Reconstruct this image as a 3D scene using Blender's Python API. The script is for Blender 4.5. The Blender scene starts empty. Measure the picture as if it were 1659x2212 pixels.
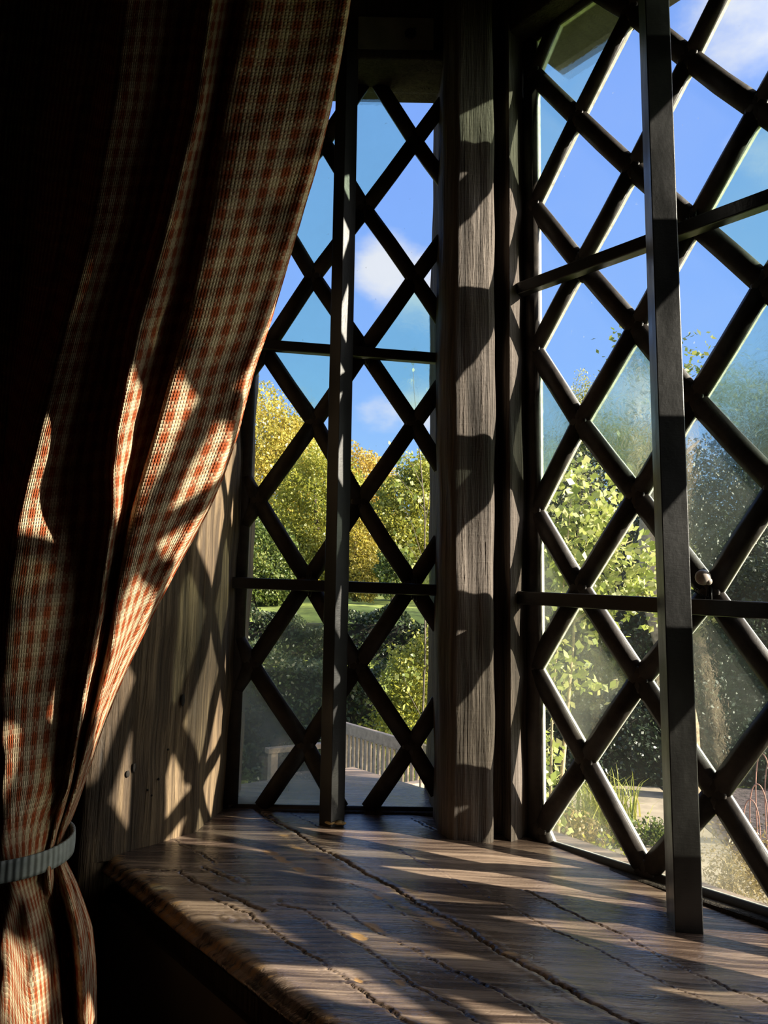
import bpy, math, random
import numpy as np
from mathutils import Vector, Matrix

scene = bpy.context.scene
COL = scene.collection
PI = math.pi

# ------------------------------------------------------------------ camera
PITCH, ROLL = math.radians(7.3056), math.radians(1.0983)
FPX, IW, IH = 1583.44, 1659.0, 2212.0
fw = Vector((0, math.cos(PITCH), math.sin(PITCH)))
up0 = Vector((0, -math.sin(PITCH), math.cos(PITCH)))
rt0 = Vector((1, 0, 0))
rt = rt0 * math.cos(ROLL) + up0 * math.sin(ROLL)
up = up0 * math.cos(ROLL) - rt0 * math.sin(ROLL)
cam_d = bpy.data.cameras.new('camera')
cam_d.sensor_fit = 'VERTICAL'
cam_d.sensor_height = 36.0
cam_d.lens = FPX / IH * 36.0
cam_d.clip_start = 0.01
cam_d.clip_end = 500
cam = bpy.data.objects.new('camera', cam_d)
M = Matrix((rt, up, -fw)).transposed().to_4x4()
cam.matrix_world = M
COL.objects.link(cam)
scene.camera = cam

# ------------------------------------------------------------------ exposure
scene.view_settings.view_transform = 'Standard'
scene.view_settings.look = 'None'
scene.view_settings.gamma = 1.0
scene.view_settings.use_curve_mapping = False
scene.view_settings.exposure = 0.0
cy = scene.cycles
cy.use_denoising = True
cy.max_bounces = 8
cy.diffuse_bounces = 3
cy.glossy_bounces = 2
cy.transmission_bounces = 6
cy.transparent_max_bounces = 16
cy.caustics_reflective = False
cy.caustics_refractive = False
cy.sample_clamp_indirect = 4.0

# ------------------------------------------------------------------ sun
SUN_AZ, SUN_EL = math.radians(15.2), math.radians(22.6)
to_sun = Vector((math.cos(SUN_AZ) * math.cos(SUN_EL), -math.sin(SUN_AZ) * math.cos(SUN_EL), math.sin(SUN_EL)))
sun_d = bpy.data.lights.new('sun', 'SUN')
sun_d.energy = 17.0
sun_d.angle = math.radians(0.55)
sun_d.color = (1.0, 0.90, 0.72)
sun = bpy.data.objects.new('sun', sun_d)
sun.rotation_euler = to_sun.to_track_quat('Z', 'Y').to_euler()
sun.location = to_sun * 30
COL.objects.link(sun)

# ------------------------------------------------------------------ sky
def sky():
    w = bpy.data.worlds.new('sky')
    scene.world = w
    w.use_nodes = True
    nt = w.node_tree
    nt.nodes.clear()
    N, L = nt.nodes.new, nt.links.new
    tc = N('ShaderNodeTexCoord')
    sep = N('ShaderNodeSeparateXYZ'); L(tc.outputs['Generated'], sep.inputs[0])
    ramp = N('ShaderNodeValToRGB'); L(sep.outputs['Z'], ramp.inputs[0])
    el = ramp.color_ramp.elements
    el[0].position = 0.0; el[0].color = (0.55, 0.74, 0.90, 1)
    el[1].position = 1.0; el[1].color = (0.10, 0.22, 0.62, 1)
    for p, c in ((0.14, (0.36, 0.64, 1.0, 1)), (0.32, (0.265, 0.50, 1.0, 1)), (0.60, (0.24, 0.435, 0.99, 1))):
        e = el.new(p); e.color = c
    # clouds: soft noise gathered round a few places of the sky
    mp = N('ShaderNodeMapping'); mp.inputs['Scale'].default_value = (1, 1, 1.8)
    L(tc.outputs['Generated'], mp.inputs[0])
    nz = N('ShaderNodeTexNoise'); nz.inputs['Scale'].default_value = 9.0
    nz.inputs['Detail'].default_value = 7; nz.inputs['Roughness'].default_value = 0.62
    L(mp.outputs[0], nz.inputs['Vector'])
    total = None
    for d, r, a in (((0.000, 0.903, 0.432), 0.056, .80), ((0.035, 0.904, 0.418), 0.05, .72), ((0.066, 0.904, 0.405), 0.045, .80), ((-0.008, 0.968, 0.255), 0.05, 0.48), ((0.045, 0.965, 0.262), 0.045, 0.62), ((0.375, 0.699, 0.625), 0.10, 0.56), ((0.41, 0.757, 0.512), 0.05, 0.48),
                    ((0.327, 0.906, 0.269), 0.045, 0.75)):
        v = Vector(d).normalized()
        dist = N('ShaderNodeVectorMath'); dist.operation = 'DISTANCE'
        L(tc.outputs['Generated'], dist.inputs[0]); dist.inputs[1].default_value = v
        mr = N('ShaderNodeMapRange'); mr.interpolation_type = 'SMOOTHSTEP'
        L(dist.outputs['Value'], mr.inputs[0])
        mr.inputs[1].default_value = r * 1.35; mr.inputs[2].default_value = r * 0.25
        mr.inputs[3].default_value = 0; mr.inputs[4].default_value = a
        if total is None:
            total = mr.outputs[0]
        else:
            m = N('ShaderNodeMath'); m.operation = 'MAXIMUM'
            L(total, m.inputs[0]); L(mr.outputs[0], m.inputs[1]); total = m.outputs[0]
    m = N('ShaderNodeMath'); m.operation = 'ADD'
    L(nz.outputs[0], m.inputs[0]); L(total, m.inputs[1])
    mr = N('ShaderNodeMapRange'); mr.interpolation_type = 'SMOOTHSTEP'
    L(m.outputs[0], mr.inputs[0])
    mr.inputs[1].default_value = 0.78; mr.inputs[2].default_value = 1.35
    mr.inputs[3].default_value = 0; mr.inputs[4].default_value = 0.97
    mix = N('ShaderNodeMix'); mix.data_type = 'RGBA'
    L(mr.outputs[0], mix.inputs[0]); L(ramp.outputs[0], mix.inputs[6])
    mix.inputs[7].default_value = (0.86, 0.88, 0.93, 1)
    # glow round the low sun, right of the view, added to brighten curtain and room
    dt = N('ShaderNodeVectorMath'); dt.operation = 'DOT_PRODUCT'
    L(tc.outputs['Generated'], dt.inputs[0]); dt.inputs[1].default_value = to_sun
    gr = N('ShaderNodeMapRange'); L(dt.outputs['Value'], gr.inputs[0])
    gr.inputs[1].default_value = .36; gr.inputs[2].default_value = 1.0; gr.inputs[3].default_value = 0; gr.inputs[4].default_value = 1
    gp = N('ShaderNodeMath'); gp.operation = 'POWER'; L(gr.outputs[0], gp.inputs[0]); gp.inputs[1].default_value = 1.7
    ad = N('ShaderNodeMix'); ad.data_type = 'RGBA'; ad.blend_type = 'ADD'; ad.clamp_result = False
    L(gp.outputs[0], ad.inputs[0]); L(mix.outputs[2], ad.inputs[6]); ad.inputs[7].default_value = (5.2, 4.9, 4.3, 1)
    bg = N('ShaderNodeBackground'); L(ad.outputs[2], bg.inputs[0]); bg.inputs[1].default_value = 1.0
    out = N('ShaderNodeOutputWorld'); L(bg.outputs[0], out.inputs[0])
sky()

# ------------------------------------------------------------------ helpers
PSI = -0.865624
DR = Vector((math.cos(PSI), math.sin(PSI), 0))      # along the long front window, away from the corner
NR = Vector((-math.sin(PSI), math.cos(PSI), 0))     # outward from the room
ORG = Vector((-0.21, 0.609, 0))                     # inner wall face, left end of the bay
def W(s, n, z=0.0):
    return ORG + DR * s + NR * n + Vector((0, 0, z))

def tag(o, label=None, cat=None, group=None, kind=None):
    if label: o['label'] = label
    if cat: o['category'] = cat
    if group: o['group'] = group
    if kind: o['kind'] = kind
    return o

def link(name, me, mats, parent=None):
    o = bpy.data.objects.new(name, me)
    COL.objects.link(o)
    for m in (mats if isinstance(mats, (list, tuple)) else [mats]):
        me.materials.append(m)
    if parent is not None:
        o.parent = parent
        o.matrix_parent_inverse = Matrix.Translation(-parent.location) if parent.type == 'EMPTY' else Matrix.Identity(4)
    return o

def empty(name, loc):
    o = bpy.data.objects.new(name, None)
    o.location = loc
    o.empty_display_size = 0.05
    COL.objects.link(o)
    return o

class MB:
    """collects verts and faces of one mesh"""
    def __init__(self):
        self.v, self.f, self.m, self.n = [], [], [], 0
    def add(self, verts, faces, mat=0):
        b = self.n
        self.v.append(np.asarray(verts, float).reshape(-1, 3))
        self.n += len(verts)
        for f in faces:
            self.f.append([i + b for i in f]); self.m.append(mat)
    def box(self, c, ax, ay, az, mat=0):
        c, ax, ay, az = map(Vector, (c, ax, ay, az))
        vs = [c + ax * i + ay * j + az * k for k in (-1, 1) for j in (-1, 1) for i in (-1, 1)]
        self.add(vs, [(0, 2, 3, 1), (4, 5, 7, 6), (0, 1, 5, 4), (1, 3, 7, 5), (3, 2, 6, 7), (2, 0, 4, 6)], mat)
    def prism(self, poly, z0, z1, mat=0):
        n = len(poly)
        vs = [(p[0], p[1], z0) for p in poly] + [(p[0], p[1], z1) for p in poly]
        fs = [tuple(range(n - 1, -1, -1)), tuple(range(n, 2 * n))]
        fs += [(i, (i + 1) % n, n + (i + 1) % n, n + i) for i in range(n)]
        self.add(vs, fs, mat)
    def tube(self, pts, rad, seg=8, mat=0, cap=True):
        pts = [Vector(p) for p in pts]
        rads = rad if isinstance(rad, (list, tuple)) else [rad] * len(pts)
        ref = Vector((0.31, 0.2, 0.93)).normalized()
        vs = []
        for k, p in enumerate(pts):
            t = (pts[min(k + 1, len(pts) - 1)] - pts[max(k - 1, 0)]).normalized()
            r0 = ref if abs(t.dot(ref)) < 0.95 else Vector((1, 0, 0))
            a = t.cross(r0).normalized(); b = t.cross(a)
            for q in range(seg):
                an = 2 * PI * q / seg
                vs.append(p + (a * math.cos(an) + b * math.sin(an)) * rads[k])
        fs = []
        for k in range(len(pts) - 1):
            for q in range(seg):
                q2 = (q + 1) % seg
                fs.append((k * seg + q, k * seg + q2, (k + 1) * seg + q2, (k + 1) * seg + q))
        if cap:
            fs.append(tuple(range(seg - 1, -1, -1)))
            e = (len(pts) - 1) * seg
            fs.append(tuple(range(e, e + seg)))
        self.add(vs, fs, mat)
    def sweep(self, pts, side_n, prof, mat=0):
        """profile (side, normal) swept along a polyline in a plane whose normal is side_n"""
        pts = [Vector(p) for p in pts]
        k = len(prof); vs = []
        for i, p in enumerate(pts):
            t = (pts[min(i + 1, len(pts) - 1)] - pts[max(i - 1, 0)]).normalized()
            b = side_n.cross(t).normalized()
            vs += [p + b * x + side_n * y for x, y in prof]
        fs = []
        for i in range(len(pts) - 1):
            for q in range(k):
                q2 = (q + 1) % k
                fs.append((i * k + q, i * k + q2, (i + 1) * k + q2, (i + 1) * k + q))
        fs.append(tuple(range(k - 1, -1, -1)))
        e = (len(pts) - 1) * k
        fs.append(tuple(range(e, e + k)))
        self.add(vs, fs, mat)
    def ball(self, c, r, seg=10, rings=6, mat=0, ax=None):
        c = Vector(c); ax = ax or (Vector((1, 0, 0)), Vector((0, 1, 0)), Vector((0, 0, 1)))
        rr = r if isinstance(r, (tuple, list)) else (r, r, r)
        vs = [c + ax[2] * rr[2]]
        for i in range(1, rings):
            th = PI * i / rings
            for q in range(seg):
                an = 2 * PI * q / seg
                vs.append(c + ax[0] * (rr[0] * math.sin(th) * math.cos(an)) + ax[1] * (rr[1] * math.sin(th) * math.sin(an)) + ax[2] * (rr[2] * math.cos(th)))
        vs.append(c - ax[2] * rr[2])
        fs = [(0, 1 + q, 1 + (q + 1) % seg) for q in range(seg)]
        for i in range(rings - 2):
            for q in range(seg):
                a = 1 + i * seg + q; b = 1 + i * seg + (q + 1) % seg
                fs.append((a, a + seg, b + seg, b))
        l = len(vs) - 1; o = 1 + (rings - 2) * seg
        fs += [(l, o + (q + 1) % seg, o + q) for q in range(seg)]
        self.add(vs, fs, mat)
    def mesh(self, name, smooth=False):
        me = bpy.data.meshes.new(name)
        v = np.concatenate(self.v) if self.v else np.zeros((0, 3))
        me.from_pydata([tuple(x) for x in v], [], self.f)
        if len(set(self.m)) > 1 or (self.m and self.m[0]):
            me.polygons.foreach_set('material_index', self.m)
        if smooth:
            me.polygons.foreach_set('use_smooth', [True] * len(self.f))
        me.update()
        return me
    def build(self, name, mats, parent=None, smooth=False, bevel=0.0):
        o = link(name, self.mesh(name, smooth), mats, parent)
        if bevel:
            b = o.modifiers.new('bevel', 'BEVEL'); b.width = bevel; b.segments = 2; b.limit_method = 'ANGLE'
        return o

def grid_mesh(name, P, smooth=True, uv=None, closed_u=False):
    """P: (rows, cols, 3) array"""
    r, c = P.shape[:2]
    idx = np.arange(r * c).reshape(r, c)
    if closed_u:
        nx = np.roll(idx, -1, axis=1)
        q = np.stack([idx[:-1], nx[:-1], nx[1:], idx[1:]], -1).reshape(-1, 4)
    else:
        q = np.stack([idx[:-1, :-1], idx[:-1, 1:], idx[1:, 1:], idx[1:, :-1]], -1).reshape(-1, 4)
    me = bpy.data.meshes.new(name)
    me.vertices.add(r * c); me.vertices.foreach_set('co', P.reshape(-1).astype(np.float32))
    me.loops.add(len(q) * 4); me.loops.foreach_set('vertex_index', q.reshape(-1).astype(np.int32))
    me.polygons.add(len(q))
    me.polygons.foreach_set('loop_start', np.arange(0, len(q) * 4, 4, dtype=np.int32))
    me.polygons.foreach_set('loop_total', np.full(len(q), 4, dtype=np.int32))
    if smooth:
        me.polygons.foreach_set('use_smooth', np.ones(len(q), dtype=bool))
    if uv is not None:
        l = me.uv_layers.new(name='UVMap')
        l.data.foreach_set('uv', uv.reshape(-1, 2)[q.reshape(-1)].reshape(-1).astype(np.float32))
    me.update(calc_edges=True)
    return me

def quads_mesh(name, Q, val=None):
    """Q: (n,4,3) loose quads; val: per-quad number stored as attribute 'tint'"""
    n = len(Q)
    me = bpy.data.meshes.new(name)
    me.vertices.add(n * 4); me.vertices.foreach_set('co', Q.reshape(-1).astype(np.float32))
    me.loops.add(n * 4); me.loops.foreach_set('vertex_index', np.arange(n * 4, dtype=np.int32))
    me.polygons.add(n)
    me.polygons.foreach_set('loop_start', np.arange(0, n * 4, 4, dtype=np.int32))
    me.polygons.foreach_set('loop_total', np.full(n, 4, dtype=np.int32))
    if val is not None:
        a = me.attributes.new('tint', 'FLOAT', 'FACE')
        a.data.foreach_set('value', val.astype(np.float32))
    me.update(calc_edges=True)
    return me

# smooth pseudo noise for hewn timber (sum of random sines)
def wob(seed, amp, freqs):
    r = np.random.RandomState(seed)
    ks = [(r.uniform(f * .6, f * 1.4, 2), r.uniform(0, 6.28), amp / (1 + .6 * i)) for i, f in enumerate(freqs)]
    return lambda a, b: sum(A * np.sin(k[0] * a + k[1] * b + p) for k, p, A in ks)

# ------------------------------------------------------------------ materials
def new_mat(name):
    m = bpy.data.materials.new(name)
    m.use_nodes = True
    nt = m.node_tree
    bsdf = nt.nodes['Principled BSDF']
    return m, nt, bsdf, nt.nodes.new, nt.links.new

def ramp(N, L, src, stops):
    r = N('ShaderNodeValToRGB')
    el = r.color_ramp.elements
    el[0].position, el[0].color = stops[0][0], (*stops[0][1], 1)
    el[1].position, el[1].color = stops[-1][0], (*stops[-1][1], 1)
    for p, c in stops[1:-1]:
        e = el.new(p); e.color = (*c, 1)
    L(src, r.inputs[0])
    return r.outputs[0]

def math_node(N, L, op, a, b=None):
    m = N('ShaderNodeMath'); m.operation = op
    for i, x in enumerate((a, b)):
        if x is None: continue
        if isinstance(x, (int, float)): m.inputs[i].default_value = x
        else: L(x, m.inputs[i])
    return m.outputs[0]

def noise(N, L, vec, scale, detail=4, rough=.55, dist=0.0):
    n = N('ShaderNodeTexNoise')
    n.inputs['Scale'].default_value = scale; n.inputs['Detail'].default_value = detail
    n.inputs['Roughness'].default_value = rough; n.inputs['Distortion'].default_value = dist
    L(vec, n.inputs['Vector'])
    return n.outputs[0]

def mapping(N, L, scale=(1, 1, 1), rot=(0, 0, 0), coord='Object'):
    tc = N('ShaderNodeTexCoord')
    mp = N('ShaderNodeMapping')
    mp.inputs['Scale'].default_value = scale; mp.inputs['Rotation'].default_value = rot
    L(tc.outputs[coord], mp.inputs[0])
    return mp.outputs[0]

def bump(N, L, height, strength, dist, bsdf):
    b = N('ShaderNodeBump'); b.inputs['Strength'].default_value = strength; b.inputs['Distance'].default_value = dist
    L(height, b.inputs['Height']); L(b.outputs[0], bsdf.inputs['Normal'])

def oak(name, cols, rough=.75, grain=(260, 260, 7), strength=1.0, dist=.004, moss=None, sawk=.35):
    m, nt, b, N, L = new_mat(name)
    v = mapping(N, L, grain)
    g = noise(N, L, v, 1.0, 5, .65, .6)
    v2 = mapping(N, L, (55, 55, 3.0))
    g2 = noise(N, L, v2, 1.0, 4, .6, 1.2)
    v3 = mapping(N, L, (9, 9, 5))
    g3 = noise(N, L, v3, 1.0, 3, .5)
    mixv = math_node(N, L, 'ADD', math_node(N, L, 'MULTIPLY', g, .45), math_node(N, L, 'MULTIPLY', g2, .35))
    mixv = math_node(N, L, 'ADD', mixv, math_node(N, L, 'MULTIPLY', g3, .35))
    c = ramp(N, L, mixv, [(.40, cols[0]), (.56, cols[1]), (.74, cols[2])])
    if moss:
        mv = noise(N, L, mapping(N, L, (14, 14, 4)), 1.0, 5, .6)
        mr = N('ShaderNodeMapRange'); mr.inputs[1].default_value = .52; mr.inputs[2].default_value = .68
        L(mv, mr.inputs[0])
        mx = N('ShaderNodeMix'); mx.data_type = 'RGBA'
        L(math_node(N, L, 'MULTIPLY', mr.outputs[0], .8), mx.inputs[0]); L(c, mx.inputs[6]); mx.inputs[7].default_value = (*moss, 1)
        c = mx.outputs[2]
    L(c, b.inputs['Base Color'])
    b.inputs['Roughness'].default_value = rough
    b.inputs['Specular IOR Level'].default_value = .25
    # deep open grain plus a few shallow saw marks across it
    saw = noise(N, L, mapping(N, L, (22, 22, 150), (0, .35, 0)), 1.0, 3, .6, 1.0)
    h = math_node(N, L, 'ADD', g, math_node(N, L, 'MULTIPLY', g2, .9))
    h = math_node(N, L, 'ADD', h, math_node(N, L, 'MULTIPLY', saw, sawk))
    bump(N, L, h, strength, dist, b)
    return m

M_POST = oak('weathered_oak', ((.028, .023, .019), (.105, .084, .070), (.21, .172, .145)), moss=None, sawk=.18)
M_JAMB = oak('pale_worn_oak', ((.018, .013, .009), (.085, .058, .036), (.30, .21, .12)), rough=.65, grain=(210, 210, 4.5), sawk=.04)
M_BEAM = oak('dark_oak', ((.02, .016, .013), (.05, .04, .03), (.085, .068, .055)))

def sill_mat():
    m, nt, b, N, L = new_mat('polished_sill_oak')
    # grain runs along the long window
    v = mapping(N, L, (5, 190, 60), (0, 0, -PSI))
    tcv = N('ShaderNodeTexCoord')
    g = noise(N, L, v, 1.0, 5, .65, .8)
    g2 = noise(N, L, mapping(N, L, (3.0, 42, 40), (0, 0, -PSI)), 1.0, 4, .6, 1.0)
    g3 = noise(N, L, mapping(N, L, (7, 7, 7)), 1.0, 4, .6)
    s = math_node(N, L, 'ADD', math_node(N, L, 'MULTIPLY', g, .5), math_node(N, L, 'MULTIPLY', g2, .5))
    c = ramp(N, L, s, [(.36, (.018, .012, .010)), (.48, (.090, .061, .047)), (.61, (.36, .26, .19))])
    at = N('ShaderNodeAttribute'); at.attribute_name = 'wear'
    wn = noise(N, L, mapping(N, L, (30, 160, 60), (0, 0, -PSI)), 1.0, 5, .7)
    wm = N('ShaderNodeMapRange')
    L(math_node(N, L, 'ADD', math_node(N, L, 'MULTIPLY', at.outputs['Fac'], .8), math_node(N, L, 'MULTIPLY', wn, 1.5)), wm.inputs[0])
    wm.inputs[1].default_value = 1.02; wm.inputs[2].default_value = 1.22
    mx = N('ShaderNodeMix'); mx.data_type = 'RGBA'
    L(wm.outputs[0], mx.inputs[0]); L(c, mx.inputs[6]); mx.inputs[7].default_value = (.42, .24, .09, 1)
    cr = N('ShaderNodeAttribute'); cr.attribute_name = 'crack'
    mx2 = N('ShaderNodeMix'); mx2.data_type = 'RGBA'
    L(cr.outputs['Fac'], mx2.inputs[0]); L(mx.outputs[2], mx2.inputs[6]); mx2.inputs[7].default_value = (.012, .008, .006, 1)
    L(mx2.outputs[2], b.inputs['Base Color'])
    r = N('ShaderNodeMapRange'); L(math_node(N, L, 'ADD', math_node(N, L, 'MULTIPLY', g3, .6), math_node(N, L, 'MULTIPLY', g, .5)), r.inputs[0])
    r.inputs[1].default_value = .3; r.inputs[2].default_value = .8; r.inputs[3].default_value = .14; r.inputs[4].default_value = .36
    L(math_node(N, L, 'ADD', r.outputs[0], math_node(N, L, 'MULTIPLY', wm.outputs[0], .3)), b.inputs['Roughness'])
    b.inputs['Specular IOR Level'].default_value = .75
    # crazed varnish and open grain
    vo = N('ShaderNodeTexVoronoi'); vo.feature = 'DISTANCE_TO_EDGE'
    vo.inputs['Scale'].default_value = 1.0
    L(mapping(N, L, (110, 420, 200), (0, 0, -PSI)), vo.inputs['Vector'])
    ve = N('ShaderNodeMapRange'); L(vo.outputs['Distance'], ve.inputs[0]); ve.inputs[1].default_value = 0; ve.inputs[2].default_value = .12
    h = math_node(N, L, 'ADD', math_node(N, L, 'MULTIPLY', g, .8), math_node(N, L, 'MULTIPLY', ve.outputs[0], .14))
    h = math_node(N, L, 'ADD', h, math_node(N, L, 'MULTIPLY', noise(N, L, mapping(N, L, (420, 420, 420)), 1.0, 3, .6), .25))
    h = math_node(N, L, 'SUBTRACT', h, math_node(N, L, 'MULTIPLY', wm.outputs[0], .15))
    bump(N, L, h, .5, .0012, b)
    return m
M_SILL = sill_mat()

def plain(name, col, rough=.6, metal=0.0, nscale=40, var=.3, bstr=.2, bdist=.001, spec=.4, coord='Object'):
    m, nt, b, N, L = new_mat(name)
    v = mapping(N, L, (1, 1, 1), coord=coord)
    n = noise(N, L, v, nscale, 5, .6)
    lo = tuple(max(0, c * (1 - var)) for c in col); hi = tuple(min(1, c * (1 + var)) for c in col)
    L(ramp(N, L, n, [(.3, lo), (.7, hi)]), b.inputs['Base Color'])
    b.inputs['Roughness'].default_value = rough; b.inputs['Metallic'].default_value = metal
    b.inputs['Specular IOR Level'].default_value = spec
    bump(N, L, n, bstr, bdist, b)
    return m
M_LEAD = plain('dark_lead', (.034, .027, .022), .55, 0, 120, .45, .35, .0012)
M_PUTTY = plain('weathered_putty', (.37, .36, .31), .9, 0, 160, .35, .5, .001)
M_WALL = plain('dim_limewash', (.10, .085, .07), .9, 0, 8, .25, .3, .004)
M_FLOORB = plain('dark_floorboards', (.05, .033, .022), .6, 0, 5, .4, .2, .003)
M_EXT = plain('outer_brick', (.20, .13, .10), .9, 0, 25, .35, .5, .006)
M_LINTEL = plain('grey_stone_lintel', (.30, .29, .30), .95, 0, 60, .3, .8, .006)
M_PLATE = plain('grey_green_paint', (.20, .205, .165), .5, 0, 60, .2, .1, .0006)
M_SCREW = plain('dull_steel', (.03, .03, .028), .4, .6, 80, .3, .1, .0005)

def iron_mat():
    m, nt, b, N, L = new_mat('black_painted_iron')
    n = noise(N, L, mapping(N, L, (30, 30, 12)), 1.0, 6, .65)
    L(ramp(N, L, n, [(.35, (.010, .010, .010)), (.6, (.019, .018, .018)), (.78, (.04, .038, .036))]), b.inputs['Base Color'])
    sc = noise(N, L, mapping(N, L, (120, 120, 620), (.45, .2, 0)), 1.0, 3, .7)
    n2 = noise(N, L, mapping(N, L, (260, 260, 160)), 1.0, 3, .6)
    L(ramp(N, L, n, [(.3, (.30, .30, .30)), (.75, (.55, .55, .55))]), b.inputs['Roughness'])
    b.inputs['Specular IOR Level'].default_value = .55
    h = math_node(N, L, 'ADD', math_node(N, L, 'MULTIPLY', n, .6), math_node(N, L, 'ADD', math_node(N, L, 'MULTIPLY', sc, .25), math_node(N, L, 'MULTIPLY', n2, .3)))
    bump(N, L, h, .6, .0008, b)
    return m
M_IRON = iron_mat()

def glass_mat(name, tint, dirt, direct, ripple, specks=.5, fine=0.0):
    """old window glass: clear see-through share, wavy refracting share, dust and flecks"""
    m = bpy.data.materials.new(name); m.use_nodes = True
    nt = m.node_tree; nt.nodes.clear(); N, L = nt.nodes.new, nt.links.new
    out = N('ShaderNodeOutputMaterial')
    tr = N('ShaderNodeBsdfTransparent'); tr.inputs[0].default_value = (*tint, 1)
    base = tr.outputs[0]
    vec = mapping(N, L)
    if direct < 1:
        rf = N('ShaderNodeBsdfRefraction'); rf.inputs['Color'].default_value = (*tint, 1)
        rf.inputs['IOR'].default_value = 1.06; rf.inputs['Roughness'].default_value = .03
        wv = noise(N, L, vec, 75, 4, .6, 1.5)
        bp = N('ShaderNodeBump'); bp.inputs['Strength'].default_value = ripple; bp.inputs['Distance'].default_value = .002
        L(wv, bp.inputs['Height']); L(bp.outputs[0], rf.inputs['Normal'])
        mx = N('ShaderNodeMixShader'); mx.inputs[0].default_value = direct
        L(rf.outputs[0], mx.inputs[1]); L(tr.outputs[0], mx.inputs[2]); base = mx.outputs[0]
    gl = N('ShaderNodeBsdfGlossy'); gl.inputs['Roughness'].default_value = .03
    lw = N('ShaderNodeLayerWeight'); lw.inputs[0].default_value = .12
    fr = math_node(N, L, 'MULTIPLY', lw.outputs['Fresnel'], .35)
    mg = N('ShaderNodeMixShader'); L(fr, mg.inputs[0]); L(base, mg.inputs[1]); L(gl.outputs[0], mg.inputs[2])
    # dust: scatters daylight both ways
    df = N('ShaderNodeBsdfDiffuse'); df.inputs[0].default_value = (.46, .48, .42, 1)
    tl = N('ShaderNodeBsdfTranslucent'); tl.inputs[0].default_value = (.46, .48, .42, 1)
    md = N('ShaderNodeMixShader'); md.inputs[0].default_value = .6; L(df.outputs[0], md.inputs[1]); L(tl.outputs[0], md.inputs[2])
    big = noise(N, L, vec, 16, 6, .65)
    bigr = N('ShaderNodeMapRange'); L(big, bigr.inputs[0]); bigr.inputs[1].default_value = .35; bigr.inputs[2].default_value = .72
    bigr.inputs[3].default_value = dirt * .45; bigr.inputs[4].default_value = dirt * 1.6
    sp = noise(N, L, mapping(N, L, (210, 210, 150), (.5, .3, .2)), 1.0, 2, .5)
    spr = N('ShaderNodeMapRange'); L(sp, spr.inputs[0]); spr.inputs[1].default_value = .755; spr.inputs[2].default_value = .80
    spr.inputs[3].default_value = 0; spr.inputs[4].default_value = specks
    amt = math_node(N, L, 'MAXIMUM', bigr.outputs[0], spr.outputs[0])
    if fine:
        f2 = noise(N, L, mapping(N, L, (420, 420, 300), (.2, .6, .1)), 1.0, 2, .5)
        f2r = N('ShaderNodeMapRange'); L(f2, f2r.inputs[0]); f2r.inputs[1].default_value = .68; f2r.inputs[2].default_value = .74
        f2r.inputs[3].default_value = 0; f2r.inputs[4].default_value = fine
        amt = math_node(N, L, 'MAXIMUM', amt, f2r.outputs[0])
    at = N('ShaderNodeAttribute'); at.attribute_name = 'grime'     # dust gathered along the leads
    ge = N('ShaderNodeMapRange'); L(at.outputs['Fac'], ge.inputs[0]); ge.inputs[1].default_value = .25; ge.inputs[2].default_value = 1
    ge.inputs[3].default_value = 0; ge.inputs[4].default_value = .10 + dirt * 1.6
    amt = math_node(N, L, 'MINIMUM', math_node(N, L, 'ADD', amt, ge.outputs[0]), .9)
    mm = N('ShaderNodeMixShader'); L(amt, mm.inputs[0]); L(mg.outputs[0], mm.inputs[1]); L(md.outputs[0], mm.inputs[2])
    L(mm.outputs[0], out.inputs[0])
    return m
G_CLEAR = glass_mat('clear_pane', (.97, .985, 1.0), .012, 1.0, 0, .35)
G_TEAL = glass_mat('teal_pane', (.85, .97, .89), .03, .66, .35, .4)
G_WAVY = glass_mat('rippled_teal_pane', (.84, .94, .89), .04, .42, .9, .4)
G_DUSTY = glass_mat('dusty_pane', (.95, .97, .95), .085, .85, .35, .6, .3)
G_DARK = glass_mat('flecked_pane', (.90, .95, .95), .035, .75, .4, .8, .75)
G_SUNDIM = glass_mat('sun_dimming_pane', (.70, .72, .66), .42, .35, .5, .7)  # added for panes out of view, holds sun off curtain and sill
G_HAZE = glass_mat('hazy_pane', (.95, .97, .95), .36, .85, .35, .6, .3)
GLASS = [G_CLEAR, G_TEAL, G_WAVY, G_DUSTY, G_DARK, G_SUNDIM, G_HAZE]

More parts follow.
